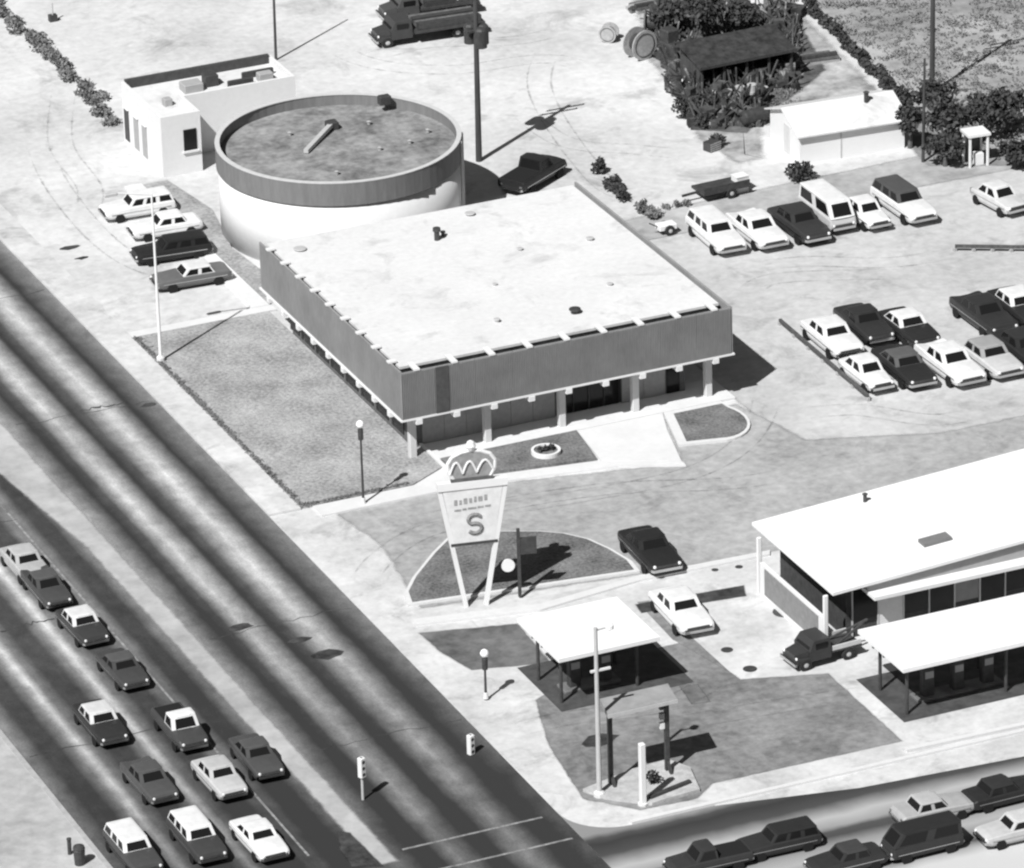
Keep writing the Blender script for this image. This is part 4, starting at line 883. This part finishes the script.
utility_pole(276, 60, 9.0, 'thin pole behind the flat-roofed white building', None, False, .09)

# small street furniture
def signal(px, py, h, label):
    p = G(px, py); t = thing('traffic_signal', (p.x, p.y, 0.02), label, 'traffic signal', rad(20))
    MB().tube((0,0,0),(0,0,h),.07,.06).build('post', POLE_G, t)
    q = MB(); q.bbox(-.16,.16,-.14,.14,h-1.0,h); q.build('signal_head', WHITE, t)
    for i in range(3): MB().lathe([(.09,0),(.09,.05),(.03,.06)], (0,-.145,h-.85+i*.32), 10, 'y').build('lens', STEEL_D, t)
signal(363, 800, 2.2, 'traffic signal on a post at the end of the median')
signal(471, 754, 1.0, 'low white signal box at the far edge of the main road')
p = G(70, 856); t = thing('bollard', (p.x, p.y, 0.1), 'thin dark bollard on the near verge at the bottom left', 'bollard'); MB().tube((0,0,0),(0,0,.75),.10).build('post', STEEL_D, t); MB().lathe([(.12,0),(.12,.06),(.04,.1)], (0,0,.751), 8).build('cap', STEEL_D, t)
p = G(80, 866); t = thing('litter_bin', (p.x, p.y, 0.1), 'stout dark litter bin beside the thin bollard', 'bin'); MB().lathe([(.24,0),(.28,.75),(.24,.8)], n=12).build('drum', STEEL_D, t); MB().lathe([(.29,0),(.25,.12),(.05,.2)], (0,0,.81), 12).build('lid', STEEL_D, t)
p = G(53, 21); t = thing('sign_post', (p.x, p.y, 0), 'small post with dark box on the pale ground at the top left', 'post'); MB().tube((0,0,0),(0,0,1.2),.06).build('post', POLE_G, t); MB().box(-.25,.25,-.2,.2,.0,.42).build('box', STEEL_D, t)
def rail(px0, py0, px1, py1, label, n):
    a, b = G(px0, py0), G(px1, py1); t = thing('parking_rail', (a.x, a.y, 0), label, 'rail'); d = b - a
    MB().bar((0,0,.30),(d.x,d.y,.30),.16,.16).build('beam', mat('tarred_timber', 0.08, 0.04, 4.0), t)
    for i in range(n + 1): MB().bbox(d.x*i/n-.1, d.x*i/n+.1, d.y*i/n-.1, d.y*i/n+.1, 0, .215, .02).build('post', TIMBER, t)
rail(780, 325, 868, 401, 'long low dark timber rail beside the white parked cars', 6)
rail(955, 251, 1030, 252, 'low timber rail at the right edge between the two rows', 4)
p = G(667, 233); t = thing('service_cart', (p.x, p.y, 0), 'small white cart with dark wheels at the roof corner of the bank', 'cart')
q = MB(); q.bbox(-.6,.5,-.35,.35,.32,.62); q.build('tub', WHITE, t); wheels(t, (0.0,), .38, .30); MB().bar((-.6,0,.5),(-1.1,0,.8),.06,.06).build('handle', STEEL_D, t)
# booth by the scrub
p = G(970, 168); t = thing('white_booth', (p.x, p.y, 0), 'white open booth frame in front of the dark thicket', 'booth', rad(-5))
for x, y in ((0,0),(1.1,0),(0,1.0),(1.1,1.0)): MB().bbox(x-.07,x+.07,y-.07,y+.07,0,1.9,.02).build('post', WHITE, t)
MB().box(-.15,1.25,-.15,1.15,1.905,2.05).build('roof', WHITE, t); MB().box(.45,.95,.2,.7,0,.7).build('cabinet', WHITE, t); MB().box(.1,1.0,.93,.98,.1,1.88).build('back_panel', STEEL_D, t)
# round planter with shrubs on the bank's front bed
p = G(546, 453, .16); t = thing('round_planter', (p.x, p.y, 0.16), 'white ring planter with small shrubs on the front bed', 'planter')
MB().lathe([(.78,0),(.78,.22),(.64,.22),(.64,.03)], n=28, cap=False).build('ring', WHITE, t); MB().lathe([(.64,.0),(.64,.12),(.02,.14)], n=20).build('soil', TURF, t)
for x in (-.32, 0.02, .34): MB().leaves((x,0,.28),(.17,.17,.17),90,.07).build('shrub', LEAF_D, t)

# ---------------------------------------------------------------- yard behind: shed, reels, scrap
def dark_shed():
    a = G(700, 96); t = thing('open_shed', (a.x, a.y, 0), 'dark open-fronted lean-to shed in the scrap yard', 'shed', rad(2))
    W_, D_ = 6.2, 2.6
    q = MB(); q.add([(-.2,-.4,1.9),(W_+.2,-.4,1.9),(W_+.2,D_,2.6),(-.2,D_,2.6),(-.2,-.4,1.8),(W_+.2,-.4,1.8),(W_+.2,D_,2.5),(-.2,D_,2.5)], [(0,1,2,3),(7,6,5,4),(0,4,5,1),(1,5,6,2),(2,6,7,3),(3,7,4,0)]); q.build('roof', mat('tar_roof', 0.035, 0.03, 2.0), t)
    MB().box(-.2, W_+.2, -.46, -.405, 1.80, 1.98).build('fascia', STEEL_D, t)
    MB().box(0, W_, D_-.15, D_-.05, 0, 2.45).build('back_wall', WOOD_D, t)
    for x in (0, W_-.1): MB().box(x, x+.1, 0, D_-.16, 0, 1.85).build('side_wall', WOOD_D, t)
    for i in range(5): MB().bbox(i*W_/4.1-.02, i*W_/4.1+.14, -.25, -.1, 0, 1.79, .02).build('post', WOOD_D, t)
dark_shed()
def reel(px, py, r, w, hd, label, m):
    p = G(px, py); t = thing('cable_reel', (p.x, p.y, 0), label, 'reel', rad(hd), 'cable reels in the scrap yard')
    for s in (-1, 1):
        f = MB(); f.lathe([(r*.15,-.04),(r,-.04),(r,.04),(r*.15,.04)], (0, s*w, r), 24, 'y'); f.build('flange', m, t)
        MB().lathe([(r*.75,-.012),(r*.8,-.012),(r*.8,.012),(r*.75,.012)], (0, s*(w+.055), r), 20, 'y', False).build('flange_rim', STEEL_D, t)
    MB().lathe([(r*.55,-w+.045),(r*.55,w-.045)], (0,0,r), 20, 'y').build('drum', STEEL_D, t)
reel(640, 58, .95, .45, 15, 'largest cable reel standing at the left of the scrap yard', TIMBER)
reel(609, 41, .55, .35, -40, 'leftmost small reel lying on the pale ground', TIMBER)
reel(652, 33, .7, .4, 60, 'dark reel behind the largest one', RUST)
def scrap(px, py, kind, label, s=1.0, rz=0.0, m=None):
    p = G(px, py); m = m or RUST
    if kind == 'drum':
        t = thing('oil_drum', (p.x, p.y, 0), label, 'drum', rad(rz), 'oil drums in the scrap yard')
        MB().lathe([(.28,0),(.3,.02),(.28,.05),(.28,.42),(.3,.44),(.28,.47),(.28,.86),(.3,.88),(.26,.9)], n=14).build('barrel', m, t); MB().lathe([(.25,.902),(.05,.905)], n=12).build('lid', POLE_G, t)
    elif kind == 'crate':
        t = thing('crate', (p.x, p.y, 0), label, 'crate', rad(rz), 'crates in the scrap yard')
        MB().box(-.6*s,.6*s,-.45*s,.45*s,.03,.8*s).build('case', m, t)
        for i in range(4): MB().box(-.62*s,.62*s,-.48*s,-.452*s,.08+i*.19*s,.2*s+i*.19*s).build('slat', TIMBER, t)
    elif kind == 'tank':
        t = thing('steel_tank', (p.x, p.y, 0), label, 'tank', rad(rz), 'tanks in the scrap yard')
        MB().lathe([(.1,-1.2*s),(.5*s,-1.05*s),(.55*s,-.9*s),(.55*s,.9*s),(.5*s,1.05*s),(.1,1.2*s)], (0,0,.75*s), 18, 'x').build('shell', m, t)
        for x in (-.6*s,.6*s): MB().box(x-.1,x+.1,-.4*s,.4*s,0,.3*s).build('cradle', STEEL_D, t)
    elif kind == 'pile':
        t = thing('timber_pile', (p.x, p.y, 0), label, 'timber pile', rad(rz), 'timber piles in the scrap yard')
        for i in range(9):
            y = (i % 4)*.3 - .5 + random.uniform(-.05,.05); z = .1 + (i//4)*.22
            MB().bar((-1.5*s+random.uniform(-.3,.2),y,z),(1.5*s+random.uniform(-.2,.3),y+random.uniform(-.15,.15),z),.26,.18).build('plank', [TIMBER, RUST, WOOD_D][i % 3], t)
    elif kind == 'machine':
        t = thing('yard_machine', (p.x, p.y, 0), label, 'machine', rad(rz), 'machines in the scrap yard')
        q = MB(); q.bbox(-1.0*s,.8*s,-.55*s,.55*s,.45,1.35*s,.08); q.build('engine_housing', m, t)
        q = MB(); q.bbox(-.2*s,.8*s,-.5*s,.5*s,1.36*s,2.2*s,.08); q.build('cab', STEEL_D, t)
        MB().bar((-1.0*s,0,1.2*s),(-2.2*s,0,2.3*s),.16,.2).build('boom', STEEL_D, t); MB().bar((-2.2*s,0,2.3*s),(-2.6*s,0,.7),.14,.16).build('dipper', STEEL_D, t)
        for y in (-.6*s,.6*s):
            q = MB(); q.loft([[(-1.1*s,y-.16,.25),(-.9*s,y-.16,.02),(.8*s,y-.16,.02),(1.0*s,y-.16,.25),(.8*s,y-.16,.48),(-.9*s,y-.16,.48)],[(-1.1*s,y+.16,.25),(-.9*s,y+.16,.02),(.8*s,y+.16,.02),(1.0*s,y+.16,.25),(.8*s,y+.16,.48),(-.9*s,y+.16,.48)]]); q.build('track', STEEL_D, t)
scrap(672, 60, 'machine', 'dark tracked machine left of the open shed', .9, 100, STEEL_D)
scrap(690, 22, 'machine', 'dark machine with raised boom at the top of the yard', 1.0, 10, STEEL_D)
scrap(735, 22, 'tank', 'dark cylindrical tank standing behind the shed', 1.0, 20, STEEL_D)
scrap(664, 18, 'crate', 'dark crate at the top left of the yard', 1.2, 10, STEEL_D)
scrap(712, 12, 'crate', 'pale crate between the dark machine and the tank', 1.0, -10, TIMBER)
scrap(755, 32, 'pile', 'light timber pile right behind the shed roof', 1.1, 12)
scrap(680, 92, 'crate', 'pale crate in front of the tracked machine', .8, 5, WHITE)
scrap(716, 105, 'drum', 'pale drum in front of the shed', 1, 0, POLE_G)
scrap(728, 104, 'drum', 'rusty drum in front of the shed', 1, 0, RUST)
scrap(740, 100, 'drum', 'second pale drum along the shed front', 1, 0, TIMBER)
scrap(752, 98, 'drum', 'third pale drum along the shed front', 1, 0, POLE_G)
scrap(764, 101, 'drum', 'dark drum at the right of the shed front', 1, 0, STEEL_D)
scrap(721, 122, 'pile', 'low timber pile on the ground below the shed', .7, 35)
scrap(755, 125, 'tank', 'dark tank lying left of the white shed', .8, 5, STEEL_D)
scrap(742, 118, 'crate', 'broken crate beside the lying tank', .8, 30, RUST)
scrap(712, 150, 'crate', 'lone dark crate on the pale ground below the yard', .7, 20, STEEL_D)
scrap(810, 62, 'pile', 'pale timber pile right of the open shed', 1.0, -5)
scrap(768, 50, 'crate', 'pale crate at the right end of the shed', 1.0, 5, TIMBER)
scrap(648, 8, 'pile', 'dark timber pile at the top edge of the yard', .8, 5)
scrap(770, 3, 'crate', 'white crate at the very top edge', 1.6, 8, WHITE)

q = MB()
for _ in range(1500):
    px, py = random.uniform(655, 800), random.uniform(12, 128)
    if px > 765 and py > 92: continue
    if px < 660 + (py - 60)*.45: continue
    p = G(px, py); h_ = random.uniform(.1, .6) if random.random() < .9 else random.uniform(.6, 1.3); a = random.uniform(0, 3.1)
    if random.random() < .5:
        w_ = random.uniform(.12, .5); c_, s_ = math.cos(a), math.sin(a)
        q.loft([[(p.x + c_*u*w_ - s_*v*w_*.7, p.y + s_*u*w_ + c_*v*w_*.7, z) for u, v in ((-1,-1),(1,-1),(1,1),(-1,1))] for z in (0, h_)])
    else:
        e_ = random.uniform(.4, 1.5); q.bar((p.x, p.y, random.uniform(.05,.4)), (p.x + math.cos(a)*e_, p.y + math.sin(a)*e_, random.uniform(.05,1.6)), .09, .09)
tag(q.build('scrap_heap', mat('scrap_iron', 0.05, 0.05, 1.2, var2=0.03, scale2=0.5, spots=-6.0, spot_scale=1.1)), 'jumble of dark scrap covering the yard around the open shed', None, None, 'stuff')
soft('oily_soil', [G2(*p) for p in ((655,15),(800,15),(830,70),(800,95),(765,118),(750,135),(700,132),(690,110),(668,80))], 0.008, mat('oily_soil', 0.10, 0.06, 1.2, var2=0.05, scale2=0.4), .8)

# ---------------------------------------------------------------- vegetation
def bush(px, py, r, label, n=420, m=None, size=.14, name='bush'):
    p = G(px, py); t = thing(name, (p.x, p.y, 0), label, 'bush')
    q = MB()
    for k in range(5):
        a = random.uniform(0, 6.28); d = .45
        q.leaves((math.cos(a)*r[0]*d, math.sin(a)*r[1]*d, r[2]*random.uniform(.8,1.15)), (r[0]*.6, r[1]*.6, r[2]*.75), n//5, size)
    q.build('foliage', m or LEAF_D, t)
    for k in range(3): MB().tube((0,0,0),(random.uniform(-.5,.5)*r[0],random.uniform(-.5,.5)*r[1],r[2]),.05,.02,6).build('stem', BARK, t)
def tree(px, py, h, r, label, m=None, n=1500):
    p = G(px, py); t = thing('tree', (p.x, p.y, 0), label, 'tree')
    q = MB(); q.tube((0,0,0),(.1,.05,h*.55),.16,.09)
    ends = []
    for k in range(7):
        a = k*0.9 + random.uniform(-.3,.3); e = (math.cos(a)*r*.62, math.sin(a)*r*.62, h*random.uniform(.55,.9)); q.tube((.05,.02,h*random.uniform(.25,.5)), e, .07, .02, 6); ends.append(e)
    q.build('trunk', BARK, t)
    c = MB()
    for e in ends + [(0,0,h*.85)]: c.leaves(e, (r*.5,r*.5,h*.2), n//8, .17)
    c.build('crown', m or LEAF_D, t)

car('pickup', G(533, 172, .7), 33, .035, .035, 'black pickup in the shade right of the round building', 'vehicles behind the bank', 'parked_car', 'pickup')
bush(598, 174, (.42,.42,.55), 'upright dark shrub just off the back corner of the bank roof', 300)
bush(613, 190, (.6,.9,.5), 'dark bush at the upper end of the hedge beside the bank', 400)
bush(624, 200, (.6,.9,.5), 'dark bush in the middle of the hedge beside the bank', 400)
bush(644, 212, (.5,.5,.4), 'thin shrub at the lower end of the hedge', 160, LEAF_M)
bush(655, 218, (.6,.5,.3), 'low grey shrub near the white cart', 160, LEAF_M)
bush(800, 181, (.95,.75,.6), 'round dark bush below the white shed', 560)
bush(717, 146, (.5,.4,.4), 'small dark bush below the scrap yard', 220)
bush(795, 143, (.5,.4,.35), 'small dark bush by the corner of the white shed', 200)
bush(693, 118, (1.3,.8,.8), 'dark bush at the foot of the tracked machine', 560)
bush(705, 128, (.8,.5,.5), 'dark bush spilling onto the pale ground below the yard', 300)
for px, py, h, r, lab in ((668,40,3.0,1.0,'dark leafless-looking tree at the left of the yard'), (705,48,3.4,1.2,'dark tree behind the left end of the open shed'), (743,42,3.0,1.1,'dark tree behind the middle of the open shed'),
        (690,8,2.8,1.0,'dark tree at the top edge of the yard'), (950,150,3.6,1.6,'dark tree in the thicket left of the white booth'), (945,166,2.2,1.2,'low dark tree at the front of the thicket'), (985,140,3.0,1.5,'dark tree behind the white booth'),
        (935,128,3.0,1.3,'dark tree between the two wooden poles and the thicket'), (1010,132,2.4,1.3,'dark tree at the right edge of the thicket'), (910,148,2.4,.8,'slim dark tree at the right wall of the white shed'),
        (1015,168,2.0,1.0,'dark tree right of the booth at the edge')):
    tree(px, py, h*random.uniform(.8,1.1), r, lab, None, 720)
def hedge(name, pts, w, h, label, m, n, size=.16):
    """a continuous run of bushes that grow into each other"""
    q = MB(); a0 = G(*pts[0]); t = thing(name, (a0.x, a0.y, 0), label, 'hedge')
    for i in range(len(pts) - 1):
        a, b = G(*pts[i]) - a0, G(*pts[i+1]) - a0; k = max(2, int((b-a).length/(w*.8)))
        for j in range(k):
            p = a + (b-a)*((j + random.uniform(.1,.9))/k); hh = h*random.uniform(.5,1.15)
            q.leaves((p.x + random.uniform(-.3,.3)*w, p.y, hh*.5), (w*.5*random.uniform(.6,1.1), w*.55, hh*.55), n, size)
    q.build('foliage', m, t)
    s = MB()
    for i in range(len(pts) - 1):
        a, b = G(*pts[i]) - a0, G(*pts[i+1]) - a0
        for j in range(6): p = a + (b-a)*(j/6); s.tube((p.x,p.y,0),(p.x+random.uniform(-.2,.2),p.y,h*.6),.04,.02,5)
    s.build('stem', BARK, t)
hedge('hedge', [(-8,2),(25,35),(60,66),(90,96),(115,124)], 1.25, .7, 'ragged grey hedge running along the sidewalk at the top left', LEAF_M, 150, .13)
hedge('hedge', [(806,6),(830,30),(858,60),(885,84),(915,108)], 1.0, .7, 'dark hedge running diagonally past the white shed', LEAF_D, 130, .14)
hedge('hedge', [(640,214),(668,208),(692,205)], .6, .35, 'thin low hedge behind the white cart', LEAF_M, 80, .10)
# scrub and weeds in the field
q = MB()
for _ in range(1500):
    px, py = random.uniform(800, 1060), random.uniform(-40, 160)
    if px < 800 + (py)*1.05 + 12: continue
    p = G(px, py); r = random.uniform(.1,.5); q.leaves((p.x,p.y,r*.3), (r*1.4,r,r*.35), int(14*r/.3), .085)
tag(q.build('scrub', LEAF_M), 'low grey scrub and weeds over the field at the top right', None, None, 'stuff')
q = MB()
for _ in range(900):
    px, py = random.uniform(680, 800), random.uniform(-20, 120)
    p = G(px, py); r = random.uniform(.1,.35); q.leaves((p.x,p.y,r*.4), (r,r,r*.4), 10, .09)
tag(q.build('weeds', LEAF_M), 'weeds growing among the scrap in the yard', None, None, 'stuff')
q = MB()
for _ in range(900):
    y = random.uniform(-1.9, 22.4); x = -6.6 + abs(random.gauss(0, .12)); r = random.uniform(.06,.18)
    q.leaves((x,y,.16), (r,r,.06), 7, .05)
for _ in range(260):
    x = random.uniform(-6.6, -.6); y = -2.1 + abs(random.gauss(0, .12)); r = random.uniform(.06,.16)
    q.leaves((x,y,.16), (r,r,.06), 7, .05)
tag(q.build('lawn_weeds', LEAF_M), 'fringe of darker grass along the lawn kerb', None, None, 'stuff')
# small dark discs on the forecourt
for px, py, rx in ((785,612,.62),(715,570,.18),(739,567,.2),(727,650,.3),(750,669,.35),(661,577,.2)):
    p = G(px, py); q = MB(); q.lathe([(rx,0),(rx,.012),(rx*.9,.014)], (0,0,0), 20); o = q.build('dark_disc', STEEL_D); o.location = (p.x, p.y, 0.006)
    tag(o, None, None, None, 'structure')
